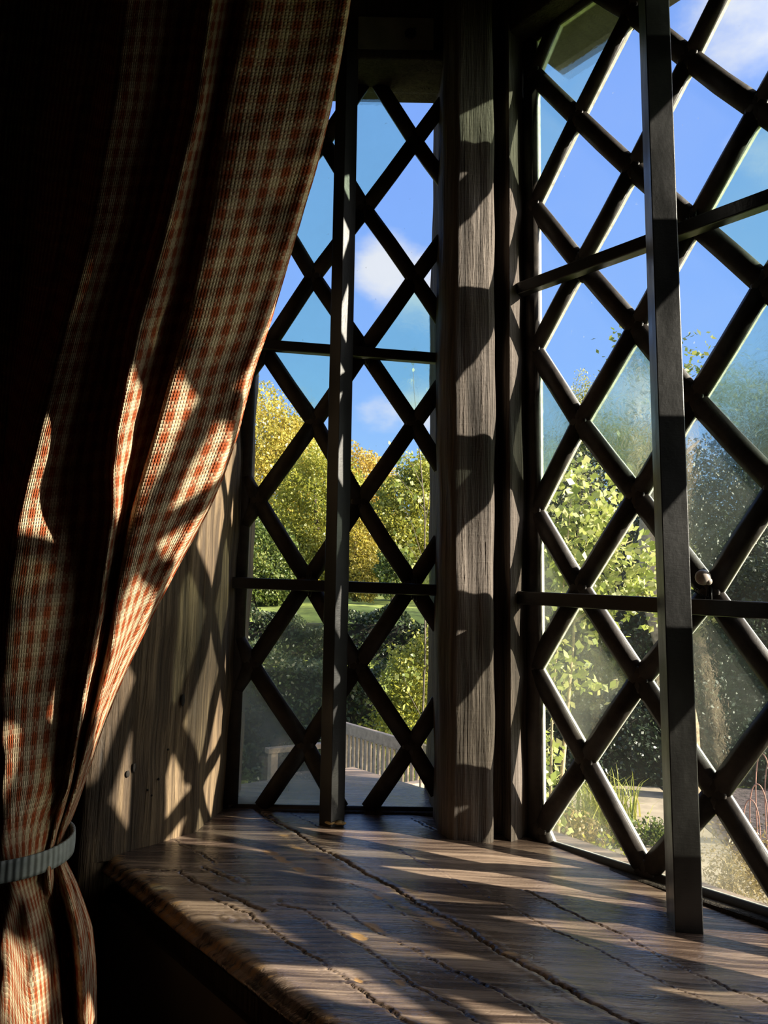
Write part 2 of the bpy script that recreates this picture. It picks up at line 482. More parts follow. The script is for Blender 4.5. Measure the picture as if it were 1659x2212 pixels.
def cloth_mat():
    m = bpy.data.materials.new('red_cream_check_wool'); m.use_nodes = True
    nt = m.node_tree; nt.nodes.clear(); N, L = nt.nodes.new, nt.links.new
    out = N('ShaderNodeOutputMaterial')
    uv = N('ShaderNodeUVMap'); uv.uv_map = 'UVMap'
    sp = N('ShaderNodeSeparateXYZ'); L(uv.outputs[0], sp.inputs[0])
    u, v = sp.outputs[0], sp.outputs[1]
    TH = 5.5
    def stripe(x):
        f = math_node(N, L, 'FRACT', x)
        return math_node(N, L, 'LESS_THAN', f, .5)
    fu = math_node(N, L, 'FLOOR', math_node(N, L, 'MULTIPLY', u, TH))
    fv = math_node(N, L, 'FLOOR', math_node(N, L, 'MULTIPLY', v, TH))
    par = math_node(N, L, 'MODULO', math_node(N, L, 'ABSOLUTE', math_node(N, L, 'ADD', fu, fv)), 2.0)
    over = math_node(N, L, 'LESS_THAN', par, .5)
    def soft(x):
        w = math_node(N, L, 'SINE', math_node(N, L, 'MULTIPLY', x, 2 * PI))
        r = N('ShaderNodeMapRange'); r.interpolation_type = 'SMOOTHSTEP'; L(w, r.inputs[0])
        r.inputs[1].default_value = -.55; r.inputs[2].default_value = .55
        return r.outputs[0]
    su, sv = soft(u), soft(v)
    # both threads show everywhere; the upper one counts a little more
    base_ = math_node(N, L, 'ADD', math_node(N, L, 'MULTIPLY', su, .66), math_node(N, L, 'MULTIPLY', sv, .32))
    dif = math_node(N, L, 'SUBTRACT', su, sv)
    sg = math_node(N, L, 'SUBTRACT', math_node(N, L, 'MULTIPLY', over, .36), .18)
    red = math_node(N, L, 'ADD', base_, math_node(N, L, 'MULTIPLY', dif, sg))
    n = noise(N, L, uv.outputs[0], 3.0, 5, .7)
    c = N('ShaderNodeMix'); c.data_type = 'RGBA'
    L(red, c.inputs[0]); c.inputs[6].default_value = (.74, .59, .38, 1); c.inputs[7].default_value = (.38, .085, .030, 1)
    c2 = N('ShaderNodeMix'); c2.data_type = 'RGBA'; c2.blend_type = 'MULTIPLY'; c2.inputs[0].default_value = .6
    L(c.outputs[2], c2.inputs[6]); L(ramp(N, L, n, [(.3, (.6, .6, .6)), (.7, (1, 1, 1))]), c2.inputs[7])
    def hump(x):
        s = math_node(N, L, 'SINE', math_node(N, L, 'MULTIPLY', x, PI * TH))
        return math_node(N, L, 'ABSOLUTE', s)
    h = math_node(N, L, 'MULTIPLY', hump(u), hump(v))
    h = math_node(N, L, 'ADD', h, math_node(N, L, 'MULTIPLY', over, .25))
    bp = N('ShaderNodeBump'); bp.inputs['Strength'].default_value = .8; bp.inputs['Distance'].default_value = .0009
    L(h, bp.inputs['Height'])
    df = N('ShaderNodeBsdfDiffuse'); L(c2.outputs[2], df.inputs[0]); L(bp.outputs[0], df.inputs['Normal'])
    tc = N('ShaderNodeMix'); tc.data_type = 'RGBA'; tc.blend_type = 'MULTIPLY'; tc.inputs[0].default_value = 1
    L(c2.outputs[2], tc.inputs[6]); tc.inputs[7].default_value = (1.0, .42, .25, 1)
    tl = N('ShaderNodeBsdfTranslucent'); L(tc.outputs[2], tl.inputs[0])
    mx = N('ShaderNodeMixShader'); mx.inputs[0].default_value = .22
    L(df.outputs[0], mx.inputs[1]); L(tl.outputs[0], mx.inputs[2])
    L(mx.outputs[0], out.inputs[0])
    return m
M_CLOTH = cloth_mat()

def tie_mat():
    m, nt, b, N, L = new_mat('pale_ribbed_tape')
    uv = N('ShaderNodeUVMap'); uv.uv_map = 'UVMap'
    sp = N('ShaderNodeSeparateXYZ'); L(uv.outputs[0], sp.inputs[0])
    s = math_node(N, L, 'SINE', math_node(N, L, 'MULTIPLY', sp.outputs[0], 420.0))
    n = noise(N, L, uv.outputs[0], 40, 4, .6)
    L(ramp(N, L, n, [(.3, (.15, .165, .155)), (.7, (.23, .245, .235))]), b.inputs['Base Color'])
    b.inputs['Roughness'].default_value = .8
    bump(N, L, s, .5, .0006, b)
    return m
M_TIE = tie_mat()

def leaf_mat(name, cols, trans=.48):
    m = bpy.data.materials.new(name); m.use_nodes = True
    nt = m.node_tree; nt.nodes.clear(); N, L = nt.nodes.new, nt.links.new
    out = N('ShaderNodeOutputMaterial')
    at = N('ShaderNodeAttribute'); at.attribute_name = 'tint'
    c = ramp(N, L, at.outputs['Fac'], [(i / (len(cols) - 1), x) for i, x in enumerate(cols)])
    df = N('ShaderNodeBsdfDiffuse'); L(c, df.inputs[0])
    tl = N('ShaderNodeBsdfTranslucent'); L(c, tl.inputs[0])
    mx = N('ShaderNodeMixShader'); mx.inputs[0].default_value = trans
    L(df.outputs[0], mx.inputs[1]); L(tl.outputs[0], mx.inputs[2])
    gl = N('ShaderNodeBsdfGlossy'); gl.inputs['Roughness'].default_value = .45
    m2 = N('ShaderNodeMixShader'); m2.inputs[0].default_value = .04
    L(mx.outputs[0], m2.inputs[1]); L(gl.outputs[0], m2.inputs[2])
    L(m2.outputs[0], out.inputs[0])
    return m
LF_YELLOW = leaf_mat('yellow_autumn_leaves', ((.20, .19, .035), (.46, .38, .06), (.62, .46, .09)))
LF_LIME = leaf_mat('yellow_green_leaves', ((.16, .18, .025), (.34, .34, .045), (.50, .44, .07)))
LF_ORANGE = leaf_mat('orange_autumn_leaves', ((.26, .20, .035), (.52, .36, .06), (.62, .44, .10)))
LF_GREEN = leaf_mat('mid_green_leaves', ((.06, .095, .02), (.14, .19, .035), (.28, .28, .07)))
LF_DARK = leaf_mat('dark_evergreen_leaves', ((.012, .022, .012), (.028, .045, .022), (.06, .075, .035)), .15)
LF_HEDGE = leaf_mat('shaded_hedge_leaves', ((.02, .033, .013), (.05, .07, .025), (.12, .11, .05)), .2)
LF_CLIMB = leaf_mat('fresh_climber_leaves', ((.13, .18, .03), (.34, .38, .075), (.62, .58, .24)), .4)
LF_BIRCH = leaf_mat('birch_leaves', ((.15, .16, .04), (.33, .31, .08), (.48, .42, .14)))
LF_GRASS = leaf_mat('long_grass_blades', ((.16, .20, .03), (.36, .38, .06), (.55, .50, .14)), .3)
LF_DRY = leaf_mat('dry_brown_leaves', ((.09, .06, .022), (.24, .165, .055), (.36, .27, .10)), .25)
M_BARK = plain('grey_brown_bark', (.11, .085, .065), .9, 0, 30, .5, .7, .01)
M_TRUNKB = plain('pale_brown_bark', (.46, .33, .21), .9, 0, 18, .45, .6, .01)
M_STEM = plain('tan_stem', (.36, .27, .15), .8, 0, 60, .3, .3, .002)
M_LAWN = plain('lawn', (.22, .26, .05), .95, 0, 3.5, .55, .7, .04)
M_PATH = plain('sandstone_path', (.31, .255, .18), .9, 0, 6, .25, .4, .01)
M_SOIL = plain('dark_leaf_strewn_soil', (.06, .045, .045), .95, 0, 14, .7, .8, .03)
M_TEAK = plain('silvered_teak', (.40, .30, .205), .8, 0, 22, .25, .3, .003)
M_WIRE = plain('rusty_wire', (.34, .17, .12), .7, 0, 60, .3, .2, .001)
M_BEAD = plain('pale_shell', (.42, .36, .32), .35, 0, 90, .4, .2, .001)

# ------------------------------------------------------------------ room shell (frame: s along the wall, n outward)
ZF, ZC = -1.05, 0.98
def slab(name, s0, s1, n0, n1, z0, z1, mat):
    mb = MB(); c = W((s0 + s1) / 2, (n0 + n1) / 2, (z0 + z1) / 2)
    mb.box(c, DR * (s1 - s0) / 2, NR * (n1 - n0) / 2, Vector((0, 0, (z1 - z0) / 2)))
    return tag(mb.build(name, mat), kind='structure')
slab('floor', -2.0, 3.2, -3.2, 0.0, ZF - .1, ZF, M_FLOORB)
slab('ceiling', -2.0, 3.2, -3.2, 0.45, ZC, ZC + .1, M_WALL)
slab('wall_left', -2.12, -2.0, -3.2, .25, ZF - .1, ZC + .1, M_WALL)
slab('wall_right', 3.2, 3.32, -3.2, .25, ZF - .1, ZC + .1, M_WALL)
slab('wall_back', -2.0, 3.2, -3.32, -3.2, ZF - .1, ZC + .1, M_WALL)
# window wall: piece left of the bay, apron under the sill, header over the bay, piece right of the bay
def front_wall():
    mb = MB()
    mb.prism([W(-2, 0), W(.004, 0), W(.004, .03), (-.215, .66), (-.215, .86), W(-2, .2)], ZF, -.24)
    mb.prism([W(-2, 0), W(-.0125, 0), (-.262, .655), (-.262, .86), W(-2, .2)], -.2395, ZC)
    for s0, s1, z0, z1, n0, n1 in ((-.005, 1.36, ZF, -.238, .0035, .2), (-.012, 1.36, .75, ZC, .0, .2), (1.36, 3.2, ZF, ZC, .0, .2)):
        mb.box(W((s0 + s1) / 2, (n0 + n1) / 2, (z0 + z1) / 2), DR * (s1 - s0) / 2, NR * (n1 - n0) / 2, Vector((0, 0, (z1 - z0) / 2)))
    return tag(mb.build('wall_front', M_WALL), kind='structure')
front_wall()
# the bay: brick base outside, flat roof, solid right cheek
BAYR = 1.27
def bay_shell():
    a, b = Vector((-.20, .80, 0)), Vector((.062, .80, 0))
    poly = [W(-.012, .2), a, b, W(.17, .385), W(BAYR, .385), W(1.34, .2)]
    mb = MB(); mb.prism(poly, -2.0, -.24)
    tag(mb.build('wall_bay_base', M_EXT), kind='structure')
    a, b = Vector((-.26, .86, 0)), Vector((.075, .86, 0))
    poly = [W(-.06, -.0), a, b, W(.15, .425), W(BAYR + .05, .425), W(1.37, .2), W(1.37, 0)]
    mb = MB(); mb.prism(poly, .705, .75)
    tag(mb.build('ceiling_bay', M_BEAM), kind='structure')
    mb = MB()
    mb.prism([W(BAYR, .385), W(1.36, .2), W(1.36, .0), W(1.30, .1), W(BAYR - .02, .29)], -.24, .705)
    tag(mb.build('wall_bay_right', M_WALL), kind='structure')
bay_shell()

# ------------------------------------------------------------------ sill board
CRACKS = [
 (.0030, .006, [(-.12, .166), (-.0649, .1588), (-.0081, .1519), (.0353, .1479), (.0904, .1419), (.1325, .1413), (.1684, .1381), (.2007, .1352), (.264, .13), (.2952, .1254), (.3239, .1222), (.3481, .1214), (.3703, .1207), (.3941, .12), (.7, .112), (1.3, .11)]),
 (.0012, .002, [(-.0091, .0577), (.0225, .0566), (.0402, .0576), (.0659, .0578)]),
 (.0020, .004, [(.0499, .0093), (.0557, .0207), (.0627, .0299), (.0641, .0474), (.083, .0488), (.0972, .0503)]),
 (.0020, .004, [(.0649, .0289), (.0893, .0277), (.1121, .0299), (.132, .0364), (.1509, .0392), (.1628, .0398)]),
 (.0015, .003, [(.1245, .0235), (.1419, .0275), (.1601, .0305), (.1731, .0278), (.198, .0287), (.219, .0292), (.2368, .0295), (.2565, .0275), (.2753, .0282), (.2975, .028), (.3144, .0265), (.5, .026)]),
 (.0015, .003, [(.1584, .052), (.1737, .0597), (.2027, .0605), (.2344, .0606), (.2635, .057), (.2835, .0559), (.3021, .0549), (.3272, .0554), (.5, .054)]),
 (.0010, .002, [(.1774, .0826), (.2113, .0826), (.2391, .0814), (.2642, .0823), (.2956, .0854), (.4, .087)]),
 (.0009, .0015, [(.1476, .1146), (.1839, .1166), (.2212, .1124), (.2549, .1119)]),
 (.0012, .002, [(-.0418, .1832), (.0117, .1785), (.0349, .1747)]),
 (.0014, .003, [(.0623, .265), (.0896, .2595), (.1007, .2572)]),
 (.0012, .003, [(.2354, .2163), (.2652, .2138), (.3127, .2117), (.3463, .205), (.3761, .2015), (.3966, .1985), (.4142, .2015), (.6, .2)]),
 (.0010, .002, [(.2448, .0849), (.2805, .084), (.3167, .0853), (.3486, .0864)]),
 (.0010, .002, [(.12, .197), (.2, .186), (.3, .178), (.45, .172)]),
]
WORN = [(.0687, .1042, .012, .005, .9), (.0875, .1028, .012, .0045, .9), (.1119, .1022, .008, .004, .9), (.0817, .1268, .03, .006, .55), (.1098, .1295, .035, .007, .6), (.04, .1344, .02, .005, .4),
        (.2251, .0841, .014, .004, .8), (.2297, .0669, .007, .004, .9), (.2705, .0336, .004, .002, .9), (.2865, .05, .005, .0025, .8), (.2328, .1216, .06, .006, .45), (.1888, .1165, .007, .003, .7), (.31, .128, .03, .005, .5)]
KNOTS = [(.1039, .0539), (.1578, .0604), (.1574, .0158), (.22, .19)]
def sill():
    s = np.concatenate([np.arange(-.145, .50, .0011), np.linspace(.502, 1.33, 90)])
    n = np.concatenate([[-.004] * 14, np.arange(-.004, .356, .0011)])
    S, Nn = np.meshgrid(s, n, indexing='ij')
    w1 = wob(3, .00035, (12, 25, 60)); w2 = wob(8, .0006, (10, 24, 45)); w3 = wob(5, .0009, (14, 40, 90))
    z = w1(S * .6, Nn * 3) * 1.0 + w2(S * .3, Nn) - .034 * np.clip(S - .03, 0, .35) * np.clip(Nn, 0, 1) / .3
    crack = np.zeros_like(S)
    jit = wob(12, .0011, (120, 300, 800))
    for wd, dp, pl in CRACKS:
        d = np.full(S.shape, 9.0)
        for (a0, b0), (a1, b1) in zip(pl[:-1], pl[1:]):
            dx, dy = a1 - a0, b1 - b0
            t = np.clip(((S - a0) * dx + (Nn - b0) * dy) / (dx * dx + dy * dy), 0, 1)
            d = np.minimum(d, np.hypot(S - a0 - t * dx, Nn - b0 - t * dy + jit(S, Nn * 0)))
        vary = .62 + .38 * np.sin(S * 61 + dp * 9000) * np.sin(S * 23 + wd * 5000)
        wv_ = wd * .44 * np.clip(vary, .35, 1.2)
        e = np.exp(-(d / wv_) ** 2)
        z -= dp * .62 * e
        z += dp * .10 * np.exp(-((d - wd * 1.8) / (wd * 1.0)) ** 2)
        crack = np.maximum(crack, np.clip((e - .2) / .4, 0, 1))
    for a, b in KNOTS:
        r = np.hypot((S - a) * .55, Nn - b)
        z += .0005 * np.sin(r / .0011) * np.exp(-(r / .006) ** 2)
    wear = np.zeros_like(S)
    for a, b, ra, rb, k in WORN:
        wear = np.maximum(wear, k * np.exp(-((S - a) / ra) ** 2 - ((Nn - b) / rb) ** 2))
    z -= .0008 * wear
    # worn rounded front nosing
    edge = np.clip((.006 - Nn) / .010, 0, 1)
    wear = np.maximum(wear, .40 * np.clip((.009 + w3(S, 0 * S) * 4 - Nn) / .010, 0, 1))
    z -= .006 * (1 - np.sqrt(np.clip(1 - edge ** 2, 0, 1)))
    k0 = np.zeros_like(Nn); k0[:, :15] = np.linspace(1, 0, 15)[None, :]
    z -= k0 * .007
    nn = Nn + np.where(Nn < .02, w3(S * 1.0, S * 0) * .6 * np.clip(1 - Nn / .02, 0, 1), 0) + .003 * np.sin(np.pi * k0) * -1
    P = np.stack([ORG.x + DR.x * S + NR.x * nn, ORG.y + DR.y * S + NR.y * nn, -.2 + z], -1)
    me = grid_mesh('window_sill', P)
    for nm, arr in (('wear', wear), ('crack', crack)):
        a = me.attributes.new(nm, 'FLOAT', 'POINT'); a.data.foreach_set('value', arr.reshape(-1).astype(np.float32))
    o = link('window_sill', me, M_SILL)
    # underside board
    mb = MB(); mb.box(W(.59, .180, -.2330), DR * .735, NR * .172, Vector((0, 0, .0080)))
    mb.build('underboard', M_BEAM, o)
    tag(o, 'dark polished oak window sill with long cracks and a worn front edge', 'window sill')
sill()

# ------------------------------------------------------------------ hewn timber posts
def hewn(name, poly, z0, z1, mat, amp, seed, step=.0045, nz=220, parent=None, soften=.0016):
    """closed outline drawn up a post, its arrises softened and its faces left uneven"""
    pts = []; n = len(poly)
    for i in range(n):
        a = np.array(poly[i], float); b = np.array(poly[(i + 1) % n], float)
        k = max(2, int(np.linalg.norm(b - a) / step))
        for t in range(k): pts.append(a + (b - a) * t / k)
    pts = np.array(pts)
    sm = pts.copy()
    for _ in range(2): sm = .5 * sm + .25 * (np.roll(sm, 1, 0) + np.roll(sm, -1, 0))
    tang = np.roll(sm, -1, 0) - np.roll(sm, 1, 0)
    nrm = np.stack([tang[:, 1], -tang[:, 0]], -1); nrm /= np.linalg.norm(nrm, axis=1)[:, None] + 1e-9
    per = np.cumsum(np.linalg.norm(sm - np.roll(sm, 1, 0), axis=1))
    z = np.linspace(z0, z1, nz)
    f1 = wob(seed, amp, (14, 35, 80)); f2 = wob(seed + 1, amp * .5, (220, 420))
    Z, Q = np.meshgrid(z, per, indexing='ij')
    d = f1(Z, Q * .6) + f2(Z * .08, Q)
    P = np.zeros((nz, len(sm), 3))
    P[..., 0] = sm[None, :, 0] + nrm[None, :, 0] * d
    P[..., 1] = sm[None, :, 1] + nrm[None, :, 1] * d
    P[..., 2] = Z
    me = grid_mesh(name, P, closed_u=True)
    me.polygons.foreach_set('use_smooth', [True] * len(me.polygons))
    o = link(name, me, mat, parent)
    return o

post = hewn('corner_post', [(.0528, .86), (.0528, .693), (.0640, .672), (.0985, .672), (.1028, .676), (.1038, .702), (.1125, .702), (.1168, .6785), (.1180, .6780), (.1390, .7010), (.1440, .7030), (.1520, .7180), (.125, .86)],
            -.2085, .706, M_POST, .0009, 21, step=.003)
tag(post, 'thick weathered oak post standing between the two leaded windows', 'post')
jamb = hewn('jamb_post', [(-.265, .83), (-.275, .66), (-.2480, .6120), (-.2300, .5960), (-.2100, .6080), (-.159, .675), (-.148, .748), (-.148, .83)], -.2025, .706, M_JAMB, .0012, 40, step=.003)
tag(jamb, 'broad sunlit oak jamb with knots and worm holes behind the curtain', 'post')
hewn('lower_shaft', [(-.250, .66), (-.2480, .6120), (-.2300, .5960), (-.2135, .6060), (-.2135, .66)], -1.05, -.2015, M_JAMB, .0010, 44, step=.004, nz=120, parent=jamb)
# knot holes in the jamb
def holes():
    dk = plain('knot_dark', (.012, .009, .007), .9)
    f = Vector((.051, .066, 0)).normalized(); nn = Vector((.79, -.61, 0)).normalized()
    for t, z, rx, rz in ((.0607, -.085, .0022, .0055), (.016, -.135, .0017, .004), (.010, -.139, .002, .0028), (.030, -.155, .001, .001), (.034, -.16, .0009, .001), (.040, -.148, .001, .0012), (.048, -.125, .001, .001)):
        p = Vector((-.21, .609, z)) + f * t
        mb = MB(); mb.ball(p + nn * .0004, (rx, rz, .0009), 10, 6, 0, (f, Vector((0, 0, 1)), nn))
        mb.build('worm_hole', dk, jamb, True)
holes()
end_post = hewn('end_post', [W(1.222, .37)[:2], W(1.215, .32)[:2], W(1.222, .28)[:2], W(1.28, .282)[:2], W(1.28, .37)[:2]], -.2145, .706, M_POST, .0008, 77)
tag(end_post, 'oak post closing the long front window beyond the edge of the view', 'post')

# head beams over both windows, and the little painted plate
def heads():
    mb = MB()
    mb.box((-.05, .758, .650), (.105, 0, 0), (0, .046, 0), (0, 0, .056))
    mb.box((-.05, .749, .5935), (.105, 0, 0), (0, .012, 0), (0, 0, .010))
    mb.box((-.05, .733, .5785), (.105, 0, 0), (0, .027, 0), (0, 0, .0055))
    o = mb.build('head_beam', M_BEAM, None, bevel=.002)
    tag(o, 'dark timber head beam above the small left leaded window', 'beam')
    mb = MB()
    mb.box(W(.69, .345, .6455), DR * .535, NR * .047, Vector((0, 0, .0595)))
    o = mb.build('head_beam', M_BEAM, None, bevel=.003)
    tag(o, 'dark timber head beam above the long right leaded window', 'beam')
    mb = MB()
    mb.box((-.04, .818, .669), (.14, 0, 0), (0, .016, 0), (0, 0, .036))
    r = random.Random(4)
    for i in range(24):
        mb.ball((-.16 + i * .0105, .812, .633), (.008, .010, .0035 + r.random() * .004), 8, 5)
    o = mb.build('outer_lintel', M_LINTEL)
    tag(o, 'rough grey lintel seen through the top of the left window', 'lintel')
    e = empty('cover_plate', (.003, .7035, .603))
    mb = MB(); mb.box((.003, .7095, .603), (.0405, 0, 0), (0, .0025, 0), (0, 0, .0192))
    mb.build('plate', M_PLATE, e, bevel=.0008)
    mb = MB(); c = Vector((.0184, .7062, .6030))
    mb.tube([c + Vector((0, .003, 0)), c, c - Vector((0, .0008, 0))], [.0062, .0062, .0052], 24)
    sc = mb.build('screw', M_SCREW, e)
    mb = MB(); mb.box(c - Vector((0, .0009, 0)), Vector((.0052, 0, .0052)), Vector((-.0006, 0, .0006)), (0, .0003, 0))
    mb.build('slot', plain('slot_black', (.005, .005, .005), .8), sc)
    tag(e, 'small grey painted plate with one slotted screw above the left window', 'plate')
heads()

# ------------------------------------------------------------------ leaded windows
OVL = {(0, 0): (-.0003, -.0027), (2, 0): (.0005, -.003), (1, -1): (.0033, .0008), (3, -1): (.0024, -.0001), (1, 1): (.0004, .0009), (3, 1): (.0015, -.0016), (0, 2): (-.0006, .0014), (2, 2): (-.0015, .0008), (1, 3): (.0019, .0036), (3, 3): (.0007, .0031), (2, 4): (-.0008, .0016), (1, 5): (-.0041, .0015), (3, 5): (-.0011, .0007), (2, 6): (-.0034, -.0015), (1, 7): (.0022, -.0037), (3, 7): (-.0023, -.0018)}
OVR = {(1, 0): (-.0011, -.0007), (2, -1): (-.0014, .0021), (2, 1): (.0016, -.0007), (3, 0): (-.0038, .0015), (1, -2): (-.0036, -.0008), (3, -2): (.0029, -.0026), (2, -3): (-.0026, .0002), (1, -4): (-.0007, .0008), (3, -4): (.0018, -.0011), (1, 4): (.001, -.0002), (3, 4): (.0018, -.0032), (2, 3): (.002, -.0037), (1, 2): (.002, .0001), (3, 2): (.001, -.0003), (4, 3): (-.0004, -.0015), (4, 1): (-.002, .0049), (2, -5): (-.0016, .0003), (2, 5): (.0045, -.0006), (0, 1): (.0034, .0039), (0, -1): (.0026, -.0043), (0, -3): (.0003, -.0018), (0, -5): (.0056, .0065), (0, 3): (.0036, .0045), (0, 5): (.0048, -.0012)}

def clip_poly(poly, x0, x1, z0, z1):
    for ax, lim, sg in ((0, x0, 1), (0, x1, -1), (1, z0, 1), (1, z1, -1)):
        out = []
        for i in range(len(poly)):
            a, b = poly[i - 1], poly[i]
            da, db = (a[ax] - lim) * sg, (b[ax] - lim) * sg
            if (da >= 0) != (db >= 0):
                t = da / (da - db); out.append((a[0] + (b[0] - a[0]) * t, a[1] + (b[1] - a[1]) * t))
            if db >= 0: out.append(b)
        poly = out
        if not poly: return []
    return poly

def clip_seg(a, b, x0, x1, z0, z1):
    t0, t1 = 0.0, 1.0
    d = (b[0] - a[0], b[1] - a[1])
    for p, q in ((-d[0], a[0] - x0), (d[0], x1 - a[0]), (-d[1], a[1] - z0), (d[1], z1 - a[1])):
        if abs(p) < 1e-12:
            if q < 0: return None
        else:
            r = q / p
            if p < 0: t0 = max(t0, r)
            else: t1 = min(t1, r)
    if t0 >= t1: return None
    return (a[0] + d[0] * t0, a[1] + d[1] * t0), (a[0] + d[0] * t1, a[1] + d[1] * t1)

def leaded_window(name, origin, dvec, nvec, dx, dz, sl, ov, par, rect, irange, jrange, kinds, wi, wo, bars, ties, seed):
    """lattice nodes at (i, j) with (i + j) % 2 == par; rect = in-plane limits; kinds maps pane centre -> glass"""
    x0, x1, z0, z1 = rect
    def node(i, j):
        o = ov.get((i, j), (0, 0))
        return (dx * i + o[0], dz * j + sl * dx * i + o[1])
    def P(q, off=0.0):
        return origin + dvec * q[0] + Vector((0, 0, q[1])) + nvec * off
    win = empty(name, origin + dvec * (x0 + x1) / 2 + Vector((0, 0, z0)))
    tag(win, kind='structure')
    lead, putty = MB(), MB()
    profi = [(-wi / 2, .0005), (-wi / 2, -.0018), (-wi * .28, -.0048), (0, -.0056), (wi * .28, -.0048), (wi / 2, -.0018), (wi / 2, .0005)]
    profo = [(-wo / 2, .0006), (wo / 2, .0006), (wo * .48, .0056), (0, .0066), (-wo * .48, .0056)]
    for i in range(*irange):
        for j in range(*jrange):
            if (i + j) % 2 != par: continue
            a = node(i, j)
            for di, dj in ((1, 1), (1, -1)):
                s = clip_seg(a, node(i + di, j + dj), x0, x1, z0, z1)
                if s:
                    m = ((s[0][0] + s[1][0]) / 2, (s[0][1] + s[1][1]) / 2)
                    r = random.Random(i * 91 + j * 7 + dj + seed)
                    m = (m[0] + r.uniform(-.0006, .0006), m[1] + r.uniform(-.0006, .0006))
                    lead.sweep([P(s[0]), P(m), P(s[1])], nvec, profi)
                    putty.sweep([P(s[0]), P(m), P(s[1])], nvec, profo)
            if x0 < a[0] < x1 and z0 < a[1] < z1:
                lead.ball(P(a, -.0036), (wi * .54, wi * .66, .0021), 12, 6, 0, (dvec, Vector((0, 0, 1)), nvec))
    g = .0055 if seed == 5 else 0.0
    for a, b in (((x0, z0 - g), (x1, z0 - g)), ((x1 + g, z0), (x1 + g, z1)), ((x1, z1 + g), (x0, z1 + g)), ((x0, z1), (x0, z0))):
        lead.sweep([P(a), P(b)], nvec, profi); putty.sweep([P(a), P(b)], nvec, profo)
    lead.build('lead_lattice', M_LEAD, win, True)
    putty.build('putty_bead', M_PUTTY, win)
    # panes: thin slabs of old glass, one per lozenge
    gv, gf, gm, gg = [], [], [], []
    for i in range(irange[0] - 1, irange[1] + 1):
        for j in range(jrange[0] - 1, jrange[1] + 1):
            if (i + j) % 2 == par: continue
            poly = clip_poly([node(i + 1, j), node(i, j + 1), node(i - 1, j), node(i, j - 1)], x0, x1, z0, z1)
            if len(poly) < 3: continue
            cx = sum(p[0] for p in poly) / len(poly); cz = sum(p[1] for p in poly) / len(poly)
            mat = kinds.get((i, j))
            if mat is None:
                mat = random.Random(i * 31 + j * 57 + seed).choice((0, 0, 1, 3))
            r = random.Random(i * 13 + j * 17 + seed)
            tilt, tl2 = r.uniform(-.01, .01), r.uniform(-.01, .01)
            ring = [poly]
            for t in (.72,):
                ring.append([(cx + (p[0] - cx) * t, cz + (p[1] - cz) * t) for p in poly])
            k = len(poly)
            for side, off in ((0, -.0005), (1, .0012)):
                b = len(gv)
                for q, pl in enumerate(ring):
                    for p in pl:
                        gv.append(P(p, off + tilt * (p[0] - cx) + tl2 * (p[1] - cz))); gg.append(1.0 - q)
                gv.append(P((cx, cz), off)); gg.append(0.0)
                for q in range(k):
                    q2 = (q + 1) % k
                    f = [(b + q, b + q2, b + k + q2, b + k + q), (b + k + q, b + k + q2, b + 2 * k)]
                    for x in f:
                        gf.append(x if side else x[::-1]); gm.append(mat)
            a0 = b - (2 * k + 1)
            for q in range(k):
                q2 = (q + 1) % k
                gf.append((a0 + q, a0 + q2, b + q2, b + q)); gm.append(mat)
    me = bpy.data.meshes.new('glass_panes'); me.from_pydata([tuple(v) for v in gv], [], gf)
    me.polygons.foreach_set('material_index', gm)
    a = me.attributes.new('grime', 'FLOAT', 'POINT'); a.data.foreach_set('value', gg)
    me.update()
    link('glass_panes', me, GLASS, win)
    # iron saddle bars tied across the leads
    for (pa, pb, h, d) in bars:
        mb = MB(); pa, pb = Vector(pa), Vector(pb); t = (pb - pa).normalized()
        upv = Vector((0, 0, 1)); sd = t.cross(upv).normalized()
        mb.box((pa + pb) / 2, t * (pb - pa).length / 2, sd * d / 2, upv * h / 2)
        mb.build('saddle_bar', M_IRON, win, bevel=.0012)
    for c, k in ties:
        mb = MB(); c = Vector(c); r = random.Random(k)
        for loop in range(3):
            ph = r.uniform(0, 3)
            pts = []
            for q in range(15):
                an = 2 * PI * q / 14 + ph
                pts.append(c + Vector((0, 0, 1)) * math.cos(an) * (.009 + .002 * loop) + nvec * (math.sin(an) * .0075) + dvec * (r.uniform(-.0008, .0008) + (loop - 1) * .002))
            mb.tube(pts, .0007, 5)
        pts = [c + nvec * -.008]
        for q in range(6):
            pts.append(pts[-1] + dvec * r.uniform(-.004, .004) + Vector((0, 0, r.uniform(-.004, .003))) + nvec * r.uniform(-.0015, .001))
        mb.tube(pts, .0006, 5)
        mb.build('wire_tie', M_SCREW, win, True)
    return win

